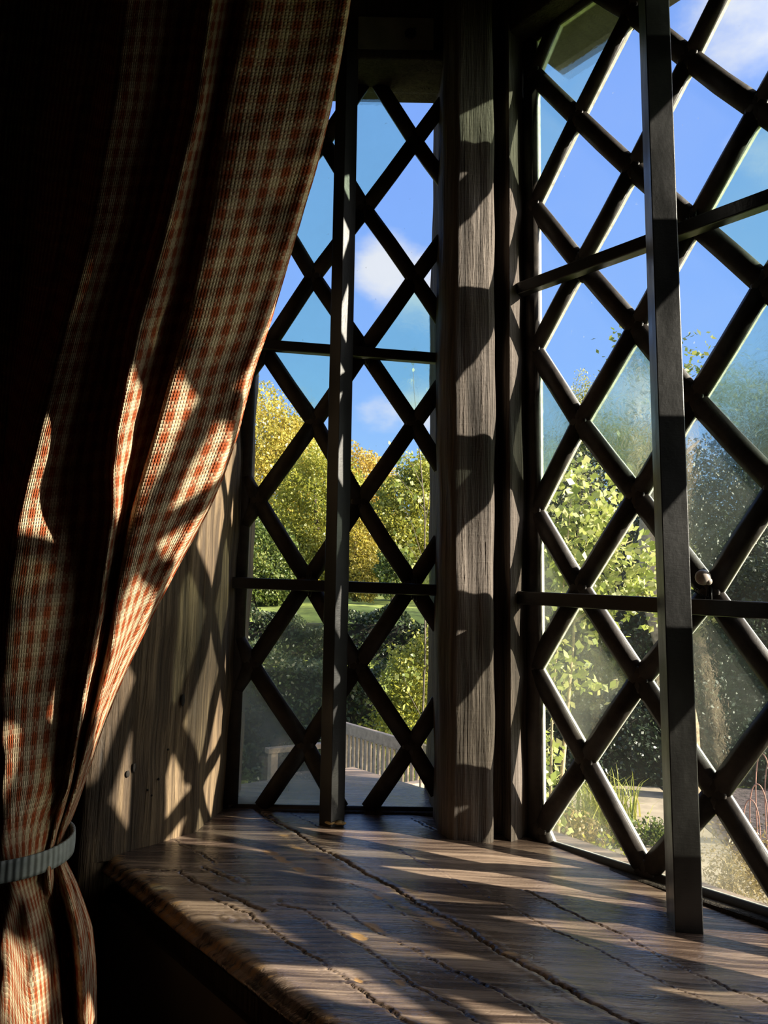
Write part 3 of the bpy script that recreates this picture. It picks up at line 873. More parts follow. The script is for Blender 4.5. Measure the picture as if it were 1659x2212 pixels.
# left window: small light beside the jamb
PSL = 0.00821
DL = Vector((math.cos(PSL), math.sin(PSL), 0)); NL = Vector((-math.sin(PSL), math.cos(PSL), 0))
OL = Vector((-.12946, .75, -.05833))
KL = {(1, 0): 3, (2, 1): 0, (3, 0): 0, (0, 1): 0, (2, 3): 0, (1, 2): 0, (3, 2): 0, (0, 3): 0, (3, 4): 1, (1, 4): 1, (2, 5): 0, (3, 6): 0, (2, 7): 1, (1, 6): 1, (2, -1): 0, (1, -2): 6, (0, -1): 6,
      (3, -2): 0, (4, -1): 3, (4, 1): 2, (4, 3): 0, (4, 5): 0, (3, 8): 0, (1, 8): 0, (-1, 0): 3, (-1, 2): 3, (0, 5): 0, (4, 7): 0, (0, 7): 0, (-1, 4): 0, (0, 0): 0}
leaded_window('window_1', OL, DL, NL, .0528, .08109, .0122, OVL, 0, (-.0165, .188, -.1395, .655), (-2, 6), (-4, 11), KL, .0165, .0135,
              [((-.153, .7385, .0203), (.058, .7385, .0166), .0112, .009), ((-.153, .7385, .2695), (.058, .7385, .2566), .0108, .009)],
              [((-.0745, .748, .021), 1), ((.032, .748, .018), 2), ((-.0205, .748, .262), 3)], 5)
# right window: long front light
OR = Vector((.14236, .69496, .17209))
OVR = {k: (a * 1.039, b * 1.039) for k, (a, b) in OVR.items()}
KR = {(1, 5): 1, (0, 4): 1, (2, 4): 0, (3, 5): 0, (1, 3): 0, (3, 3): 0, (2, 2): 0, (4, 2): 1, (1, 1): 0, (0, 2): 0, (3, 1): 0, (2, 0): 2, (0, 0): 2, (4, 0): 2, (1, -1): 0, (3, -1): 4, (2, -2): 0, (0, -2): 3,
      (4, -2): 0, (1, -3): 3, (3, -3): 4, (2, -4): 0, (0, -4): 0, (4, -4): 0, (1, -5): 3, (3, -5): 3, (4, 4): 0, (2, 6): 1, (5, 1): 0, (5, -1): 0, (5, -3): 3, (6, 0): 0, (6, 2): 0, (6, -2): 5, (7, 1): 0, (7, -1): 1, (5, 3): 0, (6, 4): 1,
      (8, 4): 5, (8, 6): 5, (9, 5): 5, (10, 4): 5, (11, 3): 5, (12, 4): 5, (11, 5): 5, (7, 5): 5, (9, 3): 0, (8, 2): 0, (10, 2): 5, (9, 1): 0, (11, 1): 0, (10, 0): 5, (9, -1): 5, (11, -1): 0, (8, 0): 0, (8, -2): 3, (10, -2): 0, (9, -3): 5, (8, -4): 3, (7, -3): 5, (6, -4): 0, (5, 5): 2, (6, 6): 2, (10, 6): 5, (9, 7): 5}
leaded_window('window_2', OR, DR, NR, .05545, .07508, -.0254, OVR, 1, (.0012, 1.052, -.3840, .4170), (-1, 21), (-7, 8), KR, .0170, .0150,
              [(OR + DR * -.021 - NR * .0125 + Vector((0, 0, -.1613)), W(1.225, .3115, -.030), .0122, .011), (OR + DR * -.021 - NR * .0125 + Vector((0, 0, .1405)), W(1.225, .3115, .284), .0118, .011)],
              [(OR + DR * .1694 + Vector((0, 0, .144)), 4), (OR + DR * .1715 + Vector((0, 0, -.1605)), 5), (OR + DR * .0566 + Vector((0, 0, .1435)), 7)], 9)
# wooden glazing bead under and beside the front light
def beads():
    mb = MB()
    mb.box(W(.690, .3200, -.2150), DR * .527, NR * .010, Vector((0, 0, .0070)))
    o = mb.build('trim_1', M_BEAM, None, bevel=.002); tag(o, kind='structure')
    mb = MB()
    mb.box((-.045, .752, -.2015), (.103, 0, 0), (0, .010, 0), (0, 0, .0035))
    o = mb.build('trim_2', M_BEAM, None, bevel=.002); tag(o, kind='structure')
beads()

# ------------------------------------------------------------------ upright iron bars
def upright(name, corners, z0, z1, label, lean=(0, 0)):
    mb = MB()
    n = len(corners); zs = np.linspace(z0, z1, 10)
    vs = [(x + lean[0] * (z - z0), y + lean[1] * (z - z0), z) for z in zs for x, y in corners]
    fs = [tuple(range(n - 1, -1, -1)), tuple(range((len(zs) - 1) * n, len(zs) * n))]
    for k in range(len(zs) - 1):
        for q in range(n):
            fs.append((k * n + q, k * n + (q + 1) % n, (k + 1) * n + (q + 1) % n, (k + 1) * n + q))
    mb.add(vs, fs)
    o = mb.build(name, M_IRON, None, bevel=.0007)
    return tag(o, label, 'bar')
upright('iron_bar', [(-.0428, .6955), (-.0309, .7085), (-.0428, .7220), (-.0547, .7095)], -.2030, .606, 'square black iron bar standing upright before the small left window', (-.0066, 0))
upright('iron_bar', [(.1967, .5124), (.2153, .5119), (.2214, .5397), (.2034, .5449)], -.2115, .706, 'broad black iron bar standing upright before the long right window', (-.003, 0))
upright('iron_bar', [tuple(W(.695, .255)[:2]), tuple(W(.713, .250)[:2]), tuple(W(.722, .275)[:2]), tuple(W(.704, .280)[:2])], -.2140, .706, 'black iron bar before the far half of the right window')
def crumb():
    mb = MB(); r = random.Random(6)
    for i in range(9):
        mb.ball((-.0385 + r.uniform(-.006, .006), .700 + r.uniform(-.003, .002), -.1975 + r.random() * .001), (.003 + r.random() * .002, .0028, .0016), 8, 5)
    o = mb.build('putty_crumb', plain('yellow_crumb', (.62, .45, .20), .9, 0, 300), None, True)
    tag(o, 'crumb of yellow filler on the sill at the foot of the left iron bar', 'crumb')
crumb()
def shell():
    c = OR + DR * .1704 + Vector((0, 0, -.1460)) - NR * .0135
    mb = MB(); mb.ball(c, (.0058, .0056, .0060), 18, 12)
    mb.ball(c + Vector((.003, -.002, -.003)), (.003, .003, .003), 10, 6)
    o = mb.build('snail_shell', M_BEAD, None, True)
    tag(o, 'small round pale shell lodged on the lead beside the right iron bar', 'shell')
shell()

# ------------------------------------------------------------------ curtain
def ray(u, v):
    d = np.array([rt.x, rt.y, rt.z])[None] * ((u - IW / 2) / FPX)[:, None] - np.array([up.x, up.y, up.z])[None] * ((v - IH / 2) / FPX)[:, None] + np.array([fw.x, fw.y, fw.z])[None]
    return d
# fold lines of the cloth (far left hem, then valley / ridge pairs, free edge), measured down the drop
ROWS = [
 (-420, -60, 90, 150, 290, 350, 470, 520, 575, 595, 790, 822),
 (-200, -70, 60, 130, 260, 320, 450, 495, 550, 572, 765, 790),
 (0, -80, 40, 105, 225, 285, 425, 460, 525, 548, 735, 757),
 (120, -85, 25, 90, 205, 270, 408, 442, 502, 526, 715, 738),
 (240, -90, 10, 75, 185, 255, 390, 424, 480, 502, 690, 713),
 (360, -95, 0, 62, 165, 234, 364, 396, 462, 483, 660, 684),
 (480, -100, -8, 52, 148, 212, 338, 368, 445, 463, 625, 649),
 (600, -105, -15, 42, 122, 181, 304, 334, 424, 437, 588, 613),
 (700, -108, -20, 34, 100, 155, 275, 305, 400, 413, 558, 583),
 (800, -110, -25, 24, 72, 129, 258, 284, 372, 384, 524, 549),
 (930, -112, -30, 12, 40, 95, 235, 257, 335, 349, 492, 516),
 (1020, -112, -32, 6, 24, 75, 225, 246, 308, 322, 458, 486),
 (1100, -112, -34, -2, 12, 58, 228, 247, 286, 298, 425, 452),
 (1200, -112, -36, -14, 0, 44, 215, 232, 266, 276, 372, 398),
 (1300, -112, -44, -24, -10, 30, 202, 218, 246, 256, 322, 345),
 (1400, -112, -50, -30, -16, 24, 185, 200, 226, 244, 274, 295),
 (1500, -112, -46, -26, -12, 17, 168, 182, 205, 218, 234, 250),
 (1600, -108, -48, -28, -14, 14, 153, 165, 180, 192, 202, 212),
 (1700, -100, -50, -30, -16, 11, 138, 148, 157, 166, 173, 179),
 (1760, -92, -50, -30, -16, 12, 110, 125, 139, 147, 152, 158),
 (1800, -86, -50, -30, -16, 13, 100, 117, 124, 130, 134, 139),
 (1840, -80, -40, -28, -16, 18, 92, 108, 115, 121, 126, 131),
 (1875, -86, -44, -28, -10, 24, 84, 104, 118, 130, 140, 149),
 (1910, -95, -50, -26, -4, 34, 84, 106, 122, 142, 156, 166),
 (1960, -105, -55, -24, 4, 50, 92, 116, 134, 156, 174, 184),
 (2000, -112, -58, -22, 8, 56, 104, 126, 142, 166, 188, 198),
 (2080, -118, -60, -20, 12, 66, 118, 134, 148, 176, 198, 206),
 (2212, -122, -62, -18, 14, 76, 130, 138, 152, 182, 200, 208),
 (2500, -126, -64, -16, 14, 86, 138, 146, 160, 188, 204, 211),
 (2900, -130, -66, -14, 14, 92, 144, 154, 170, 192, 206, 214),
]
DEPTH = [.130, .110, .085, .045, .006, .024, -.012, .012, -.010, .008, .032]
DEPTH_LOW = [.040, .020, .006, -.006, -.022, .002, -.012, .012, -.010, .004, .020]
def curtain():
    T = np.array(ROWS, float)
    yy = np.arange(-420, 2901, 6.0)
    C = np.stack([np.interp(yy, T[:, 0], T[:, k]) for k in range(1, T.shape[1])], -1)
    ker = np.exp(-np.linspace(-2, 2, 13) ** 2); ker /= ker.sum()
    for k in range(C.shape[1]):
        C[:, k] = np.convolve(np.pad(C[:, k], 6, mode='edge'), ker, 'valid')
    k_ = np.clip((yy - 1020) / 330, 0, 1)[:, None]; k_ = k_ * k_ * (3 - 2 * k_)
    D = np.array(DEPTH)[None] * (1 - k_) + np.array(DEPTH_LOW)[None] * k_
    wid = (C[:, -1] - C[:, 0])
    # folds tighten towards the tie and open again under it
    near = np.exp(-((yy - 1840) / 170.0) ** 2)
    D = D * (1.0 - .70 * near[:, None])
    up_soft = np.clip((500 - yy) / 900, 0, 1)
    D = D * (1 - .25 * up_soft[:, None])
    low = np.clip((yy - 1900) / 150, 0, 1)
    Dl = np.array([.005, -.008, -.018, -.018, -.010, .002, .045, .036, -.004, .006, .024])
    D = D * (1 - low[:, None]) + Dl[None] * low[:, None]
    # catmull-rom across the cloth
    K = C.shape[1]; SUB = 26
    def cr(A):
        Ap = np.concatenate([2 * A[:, :1] - A[:, 1:2], A, 2 * A[:, -1:] - A[:, -2:-1]], 1)
        out = []
        for k in range(K - 1):
            p0, p1, p2, p3 = (Ap[:, k + i] for i in range(4))
            for t in np.arange(SUB) / SUB:
                out.append(.5 * ((2 * p1) + (-p0 + p2) * t + (2 * p0 - 5 * p1 + 4 * p2 - p3) * t ** 2 + (-p0 + 3 * p1 - 3 * p2 + p3) * t ** 3))
        out.append(A[:, -1])
        return np.stack(out, 1)
    X = cr(C)
    # depth: cosine between valley and ridge
    out = []
    for k in range(K - 1):
        for t in np.arange(SUB) / SUB:
            f = .5 - .5 * math.cos(PI * t)
            out.append(D[:, k] * (1 - f) + D[:, k + 1] * f)
    out.append(D[:, -1]); Z = np.stack(out, 1)
    xx = (X - X[:, :1]) / (X[:, -1:] - X[:, :1]) * 2 - 1
    bul = np.sqrt(np.clip(1 - xx ** 2, 0, 1))
    Z = Z - (.030 * near[:, None] + .008 * low[:, None]) * (bul - .4)
    r, c = X.shape
    # slow rucks in the cloth
    YY = np.repeat(yy[:, None], c, 1)
    wv = wob(31, .0011, (3, 6)); Z = Z + wv(YY / 150.0, np.arange(c)[None] * .05)
    # the drop is nearer at the tie
    base = np.interp(yy, [-420, 0, 900, 1500, 1840, 2212, 2900], [.52, .515, .505, .485, .470, .455, .45])
    Yd = base[:, None] + Z
    # hem turned back behind the free edge
    back = 8
    Xb = np.stack([X[:, -1] - 1.5 * i for i in range(1, back)], 1)
    Yb = np.stack([Yd[:, -1] + .0022 * (1 - (i / back - .5) ** 2) + .0004 * i for i in range(1, back)], 1)
    X = np.concatenate([X, Xb], 1); Yd = np.concatenate([Yd, Yb], 1); c = X.shape[1]
    dirs = ray(X.reshape(-1), np.repeat(yy[:, None], c, 1).reshape(-1))
    P = (dirs * (Yd.reshape(-1) / dirs[:, 1])[:, None]).reshape(r, c, 3)
    # cloth coordinates: warp follows the folds, weft measured down the drop
    ref = np.argmin(abs(yy - 350))
    du = np.linalg.norm(np.diff(P[ref], axis=0), axis=1); du[:7 * 26] *= 1.9; U = np.concatenate([[0], np.cumsum(du)])
    dv = np.linalg.norm(np.diff(P, axis=0), axis=2)
    V = np.concatenate([np.zeros((1, c)), np.cumsum(.5 * dv + .5 * dv.mean(1, keepdims=True), 0)], 0)
    PER = .0150
    uv = np.stack([np.repeat(U[None], r, 0) / PER, -V / (PER * 1.08)], -1)
    me = grid_mesh('curtain', P, uv=uv)
    o = link('curtain', me, M_CLOTH)
    sd = o.modifiers.new('thickness', 'SOLIDIFY'); sd.thickness = .0012; sd.offset = 0
    tag(o, 'red and cream checked woollen curtain tied back at the left', 'curtain')
    return P, yy
CP, CY = curtain()
def tieback():
    row = CP[np.argmin(abs(CY - 1836))]
    cx = (row[:, 0].min() + row[:, 0].max()) / 2; rx = (row[:, 0].max() - row[:, 0].min()) / 2 + .0055
    y0 = row[:, 1].min(); y1 = row[:, 1].max(); cyy = (y0 + y1) / 2; ry = (y1 - y0) / 2 + .0065
    z0 = row[:, 2].mean()
    nA, nB = 96, 7
    an = np.linspace(0, 2 * PI, nA, endpoint=False)
    P = np.zeros((nB, nA, 3)); uv = np.zeros((nB, nA, 2))
    for b in range(nB):
        t = b / (nB - 1) - .5
        P[b, :, 0] = cx + rx * np.cos(an) * (1 + .03 * (.25 - t * t))
        P[b, :, 1] = cyy + ry * np.sin(an) * (1 + .03 * (.25 - t * t))
        P[b, :, 2] = z0 - .0005 + .0050 * np.sin(an) + .0012 * np.cos(an) + t * .0118
        uv[b, :, 0] = an / (2 * PI); uv[b, :, 1] = b / (nB - 1) * .05
    me = grid_mesh('curtain_tieback', P, uv=uv, closed_u=True)
    o = link('curtain_tieback', me, M_TIE)
    sd = o.modifiers.new('thickness', 'SOLIDIFY'); sd.thickness = .0018; sd.offset = 1
    tag(o, 'narrow pale grey ribbed band gathering the checked curtain', 'tieback')
tieback()

# ------------------------------------------------------------------ garden
GZ = -2.0
def ground_z(x, y):
    t = np.clip((y - 8.3) / 5.5, 0, 1); t = t * t * (3 - 2 * t)
    t2 = np.clip((y - 14) / 22, 0, 1)
    return GZ + 1.95 * t + 1.2 * t2
def garden_ground():
    xs = np.concatenate([np.linspace(-40, -8, 24), np.linspace(-7.5, 9, 90), np.linspace(9.5, 60, 40)])
    ys = np.concatenate([np.linspace(-6, 3.8, 20), np.linspace(4, 24, 120), np.linspace(25, 80, 30)])
    X, Y = np.meshgrid(xs, ys, indexing='xy')
    f = wob(2, .03, (1.3, 3.1, 6)); Z = ground_z(X, Y) + f(X, Y)
    me = grid_mesh('garden_ground', np.stack([X, Y, Z], -1))
    o = link('garden_ground', me, M_LAWN); tag(o, kind='structure')
    def patch(name, poly, mat, h):
        mb = MB(); mb.prism(poly, GZ - .1, GZ + h)
        tag(mb.build(name, mat), kind='structure')
    patch('garden_path', [(1.75, 4.2), (2.86, 4.2), (2.86, 6.0), (3.1, 8.45), (2.0, 8.45), (1.85, 6.6)], M_PATH, .07)
    patch('flower_bed', [(2.88, 4.2), (9, 4.2), (9, 8.5), (3.13, 8.5), (2.88, 6.0)], M_SOIL, .06)
    patch('terrace', [(-3.0, 3.6), (1.6, 3.6), (1.3, 5.4), (-1.4, 7.4), (-3.0, 7.4)], plain('grey_paving', (.26, .22, .16), .9, 0, 5, .4, .4, .01), .055)
garden_ground()

def rnd_dirs(r, n):
    v = r.normal(size=(n, 3)); return v / np.linalg.norm(v, axis=1)[:, None]

def leaf_quads(r, pts, size, aspect=1.7, droop=0.0, var=.4):
    n = len(pts)
    a = rnd_dirs(r, n); a[:, 2] -= droop; a /= np.linalg.norm(a, axis=1)[:, None]
    b = np.cross(a, rnd_dirs(r, n)); b /= np.linalg.norm(b, axis=1)[:, None] + 1e-9
    nn = np.cross(a, b)
    s = size * (1 + var * r.uniform(-1, 1, n))[:, None]
    L = a * s * .5; Wd = b * s * .5 / aspect
    return np.stack([pts - L, pts + Wd + nn * s * .06, pts + L, pts - Wd + nn * s * .06], 1)

def crown_pts(r, blobs, n, shell=.55):
    """points gathered in lumps over the skin and inside of rounded masses"""
    vol = np.array([b[3] * b[4] * b[5] for b in blobs]) ** .72
    ks = r.choice(len(blobs), n, p=vol / vol.sum())
    B = np.array([b[:6] for b in blobs])[ks]
    d = rnd_dirs(r, n)
    f = r.uniform(shell, 1.0, n) ** .8
    lump = 1 + .16 * np.sin(d[:, 0] * 7 + ks * 2.1) * np.sin(d[:, 1] * 6 + ks) + .14 * np.sin(d[:, 2] * 9 + d[:, 0] * 5 + ks)
    return B[:, :3] + d * B[:, 3:] * (f * lump)[:, None], d

def tree(name, label, cat, blobs, n, size, mat, base, seed, trunk=None, group=None, trunk_mat=None, aspect=1.6, droop=0.0, shell=.5, part='foliage'):
    r = np.random.RandomState(seed)
    o = empty(name, base)
    n, size = int(n * 2.4), size * .60
    pts, d = crown_pts(r, blobs, n, shell)
    tint = np.clip(.5 + .22 * r.normal(size=n) + .18 * np.sin(pts[:, 0] * 2.1 + seed) * np.sin(pts[:, 2] * 2.7), 0, 1)
    me = quads_mesh(part, leaf_quads(r, pts, size, aspect, droop), tint)
    link(part, me, mat, o)
    if trunk:
        mb = MB(); tr = trunk
        b = Vector(base); topz = max(bb[2] + bb[5] * .4 for bb in blobs)
        cxx = blobs[0][0]; cyy = blobs[0][1]
        pts_ = [b + Vector((0, 0, -.1))] + [Vector((b.x + (cxx - b.x) * t + r.normal() * tr * .4, b.y + (cyy - b.y) * t, b.z + (topz - b.z) * t)) for t in (.3, .6, 1.0)]
        mb.tube(pts_, [tr, tr * .8, tr * .55, tr * .15], 9)
        for bb in blobs:
            s = pts_[1].lerp(pts_[2], r.uniform(0, 1))
            e = Vector((bb[0], bb[1], bb[2])) + Vector((0, 0, bb[5] * .3))
            mb.tube([s, s.lerp(e, .5) + Vector((0, 0, .1)), e], [tr * .4, tr * .25, tr * .06], 6)
        mb.build('trunk', trunk_mat or M_BARK, o, True)
    return tag(o, label, cat, group)

def gz(x, y): return float(ground_z(np.float64(x), np.float64(y)))
TG = 'trees beyond the lawn'
tree('autumn_tree', 'tall yellow autumn tree beside the curtain edge beyond the lawn', 'tree',
     [(-4.6, 24, 4.2, 2.6, 2.2, 3.2), (-3.4, 23.5, 3.4, 1.8, 1.8, 2.5), (-4.0, 23.5, 1.3, 2.8, 2, 1.6), (-3.0, 24, 5.2, .9, 1, 1.2)], 26000, .17, LF_YELLOW, (-4.2, 24, gz(-4, 24)), 1, .2, TG)
tree('autumn_tree', 'rounded yellow green tree left of the left iron bar', 'tree',
     [(-1.95, 20.6, 2.7, 1.35, 1.1, 1.85), (-2.2, 20.4, 1.2, 1.5, 1.1, 1.1)], 15000, .14, LF_LIME, (-2.0, 20.6, gz(-2, 20.6)), 2, .14, TG)
tree('autumn_tree', 'orange tinted tree just right of the left iron bar', 'tree',
     [(-.95, 29, 4.6, 1.5, 1.3, 1.6), (-.5, 28.5, 2.6, 1.7, 1.4, 1.8)], 11000, .18, LF_ORANGE, (-.7, 29, gz(-1, 29)), 3, .16, TG)
tree('autumn_tree', 'yellow green tree against the oak corner post', 'tree',
     [(.75, 18, 2.3, 1.15, 1.1, 1.3), (.5, 17.6, 1.2, 1.2, 1.1, 1.0), (1.2, 18, 3.0, .7, .7, .9)], 14000, .13, LF_LIME, (.7, 18, gz(0, 18)), 4, .13, TG)
tree('garden_shrub', 'small yellow lit shrub at the lawn edge right of the left iron bar', 'shrub',
     [(-.62, 16, 1.35, .62, .5, .9), (-.5, 16, .6, .6, .5, .55)], 6000, .10, LF_YELLOW, (-.6, 16, gz(0, 16)), 5, .05)
tree('garden_shrub', 'small dark green shrub below the yellow green tree at the post', 'shrub',
     [(.22, 15, .72, .38, .35, .55)], 2600, .09, LF_GREEN, (.22, 15, gz(0, 15)), 6, .05)
tree('garden_shrub', 'dark green leafy shrub above the lower left saddle bar', 'shrub',
     [(-2.7, 14.5, .85, .95, .7, .95), (-2.05, 14.5, .5, .6, .5, .6)], 8000, .11, LF_GREEN, (-2.5, 14.5, gz(0, 14.5)), 7, .06)
# far belt of trees closing the view
fr = np.random.RandomState(9)
belt = [(-15, 40, 'green'), (-9.5, 47, 'lime'), (-1.8, 40, 'green'), (4.0, 47, 'lime'), (10.0, 40, 'green'), (16.5, 47, 'lime'), (21, 40, 'green'), (28, 47, 'green')]
side = {0: 'leftmost of the far belt', 1: 'second of the far belt, hidden behind the yellow tree', 2: 'behind the orange tinted tree', 3: 'far behind the corner post', 4: 'behind the birch', 5: 'far behind the front window, right of the birch', 6: 'in the far belt behind the dark yews', 7: 'rightmost of the far belt'}
for k, (x, y, c) in enumerate(belt):
    hgt = 5.0 + 1.3 * fr.rand()
    tree('distant_tree', f'{"dull green" if c == "green" else "pale yellow green"} distant tree {side[k]}', 'tree',
         [(x, y, .6 + hgt * .42, 3.2, 2.4, hgt * .62), (x + 1.7, y, 1.2, 2.6, 2, 2.2), (x - 1.8, y, 1.3, 2.6, 2, 2.4)], 7500, .34, LF_GREEN if c == 'green' else LF_LIME, (x, y, gz(0, y)), 20 + k, .25, 'far belt of trees')
# trees seen through the front window
tree('birch_tree', 'tall wispy birch with hanging yellow leaves beyond the front window', 'tree',
     [(6.9, 25, 6.6, .75, .7, 1.7), (6.7, 25, 4.6, 1.0, .8, 1.6), (5.7, 25, 4.9, .7, .7, 1.5), (6.3, 25, 2.9, 1.6, 1, 1.5)], 15000, .12, LF_BIRCH, (6.6, 25, gz(6, 25)), 40, .12, aspect=2.2, droop=.8, shell=.1)
tree('garden_tree', 'dull brown green tree behind the leafy climber', 'tree',
     [(5.4, 19, 3.0, 1.4, 1.2, 2.2), (6.9, 19, 2.9, 1.5, 1.2, 2.3), (4.4, 19, 2.1, 1.1, 1.0, 1.7), (6.0, 19, 1.0, 2.2, 1.2, 1.6)], 15000, .13, LF_HEDGE, (5.6, 19, gz(5, 19)), 41, .14, shell=.3)
tree('yew_tree', 'dark yew seen right of the broad iron bar', 'tree',
     [(5.6, 11.2, 1.3, 1.3, 1.1, 1.9), (6.6, 11.4, 1.9, 1.2, 1.1, 1.7), (5.2, 11, .0, 1.6, 1.2, 1.4), (4.4, 11.2, 1.0, .8, .8, 1.4), (6.4, 11, -.3, 1.5, 1, 1.5)], 26000, .10, LF_DARK, (5.8, 11.2, gz(5, 11.2)), 42, .18, shell=.4)
tree('yew_tree', 'taller yew standing behind the other one at the right', 'tree',
     [(8.6, 14, 2.6, 1.8, 1.5, 2.8), (7.6, 14, 1.2, 1.6, 1.3, 2.0)], 13000, .13, LF_DARK, (8.3, 14, gz(8, 14)), 43, .2, shell=.4)
tree('yew_tree', 'yew beyond the flower bed outside the right of the view', 'tree',
     [(9.9, 8.6, .3, 1.3, 1.2, 2.2), (10.6, 10.0, .8, 1.4, 1.4, 2.4)], 8000, .17, LF_DARK, (10.0, 9.0, gz(8, 9.0)), 44, .2, shell=.3)
tree('apple_tree', 'leafy tree shading the bench from outside the right of the view', 'tree',
     [(5.0, 5.0, 1.1, .95, .9, .85), (5.7, 7.3, 1.5, 1.2, 1.3, 1.0)], 3600, .13, LF_GREEN, (5.8, 6.2, GZ), 45, .1, shell=.2)

def hedge(name, label, x0, x1, y0, y1, z0, z1, n, size, mat, seed):
    r = np.random.RandomState(seed)
    n, size = int(n * 2.2), size * .62
    o = empty(name, ((x0 + x1) / 2, (y0 + y1) / 2, z0))
    u = r.uniform(0, 1, (n, 3)); p = np.zeros((n, 3))
    # most leaves on the near face and the top
    u[:, 1] = u[:, 1] ** 2.2
    top = r.rand(n) < .3; u[top, 2] = 1 - .12 * r.rand(top.sum()); u[top, 1] = r.rand(top.sum())
    p[:, 0] = x0 + (x1 - x0) * u[:, 0]; p[:, 1] = y0 + (y1 - y0) * u[:, 1]
    hh = z1 - z0 + .12 * np.sin(p[:, 0] * 3.1 + seed) + .08 * np.sin(p[:, 0] * 7.7)
    p[:, 2] = z0 + hh * u[:, 2]
    p[:, 1] += .12 * np.sin(p[:, 0] * 5) * np.sin(p[:, 2] * 6)
    tint = np.clip(.4 + .25 * r.normal(size=n), 0, 1)
    link('foliage', quads_mesh('foliage', leaf_quads(r, p, size), tint), mat, o)
    mb = MB(); mb.box(((x0 + x1) / 2, (y0 + y1) / 2 + .1, (z0 + z1) / 2 - .1), ((x1 - x0) / 2 - .1, 0, 0), (0, (y1 - y0) / 2 - .12, 0), (0, 0, (z1 - z0) / 2 - .05))
    mb.build('branches', plain('twig_dark_%d' % seed, (.018, .016, .010), .95, 0, 12, .5, .8, .03), o)
    return tag(o, label, 'hedge')
hedge('clipped_hedge', 'dark shaded hedge behind the garden bench', -4.2, .05, 8.3, 9.2, GZ - .1, -.62, 11000, .085, LF_HEDGE, 50)
hedge('clipped_hedge', 'dark hedge behind the path seen through the front window', 1.7, 8.0, 8.4, 9.4, GZ - .1, .45, 34000, .085, LF_DARK, 51)
hedge('clipped_hedge', 'lower hedge on the bank below the lit lawn', -5.0, 2.4, 11.2, 12.0, -1.5, -.14, 12000, .10, LF_HEDGE, 52)
tree('garden_shrub', 'sunlit yellow green shrub behind the bench by the corner post', 'shrub',
     [(.42, 7.6, -.72, .42, .34, .42), (.28, 7.6, -1.2, .42, .34, .5), (.55, 7.5, -.45, .2, .2, .25)], 5200, .062, LF_LIME, (.4, 7.6, GZ), 53, .03)
# spindly twig with a few leaves near the left window
def twig():
    r = np.random.RandomState(60)
    o = empty('climbing_rose', (.16, 3.4, GZ))
    mb = MB(); tips = []
    main = [Vector((.16, 3.4, GZ)), Vector((.18, 3.4, -1.0)), Vector((.20, 3.4, -.2)), Vector((.19, 3.4, .45)), Vector((.13, 3.4, 1.05)), Vector((.125, 3.4, 1.2))]
    mb.tube(main, [.006, .005, .004, .003, .002, .001], 6)
    for s, e in (((.19, .45), (.02, .66)), ((.18, .55), (.06, .72)), ((.19, .35), (.24, .7)), ((.2, .1), (.1, .3)), ((.2, -.1), (.27, .2)), ((.19, -.5), (.1, -.3)), ((.2, .0), (.26, .4)), ((.19, -.3), (.27, -.12)), ((.19, .2), (.04, .55))):
        a = Vector((s[0], 3.4, s[1])); b = Vector((e[0], 3.4 + r.uniform(-.05, .05), e[1]))
        m = a.lerp(b, .5) + Vector((r.uniform(-.02, .02), 0, r.uniform(0, .04)))
        mb.tube([a, m, b], [.0022, .0015, .0007], 5)
        for t in np.linspace(.3, 1, 6): tips.append(a.lerp(b, t) + Vector(r.uniform(-.02, .02, 3)))
    for z in np.linspace(-.3, 1.2, 20): tips.append(Vector((.17, 3.4, z)) + Vector((r.uniform(-.05, .05), r.uniform(-.03, .03), 0)))
    mb.build('stem', M_BARK, o, True)
    p = np.array([tuple(t) for t in tips]); p = np.concatenate([p, p + r.normal(size=p.shape) * .025, p + r.normal(size=p.shape) * .03])
    link('foliage', quads_mesh('foliage', leaf_quads(r, p, .026, 1.5), r.uniform(0, 1, len(p))), LF_CLIMB, o)
    tag(o, 'spindly climbing rose with sparse leaves rising outside the left window', 'climbing plant')
twig()
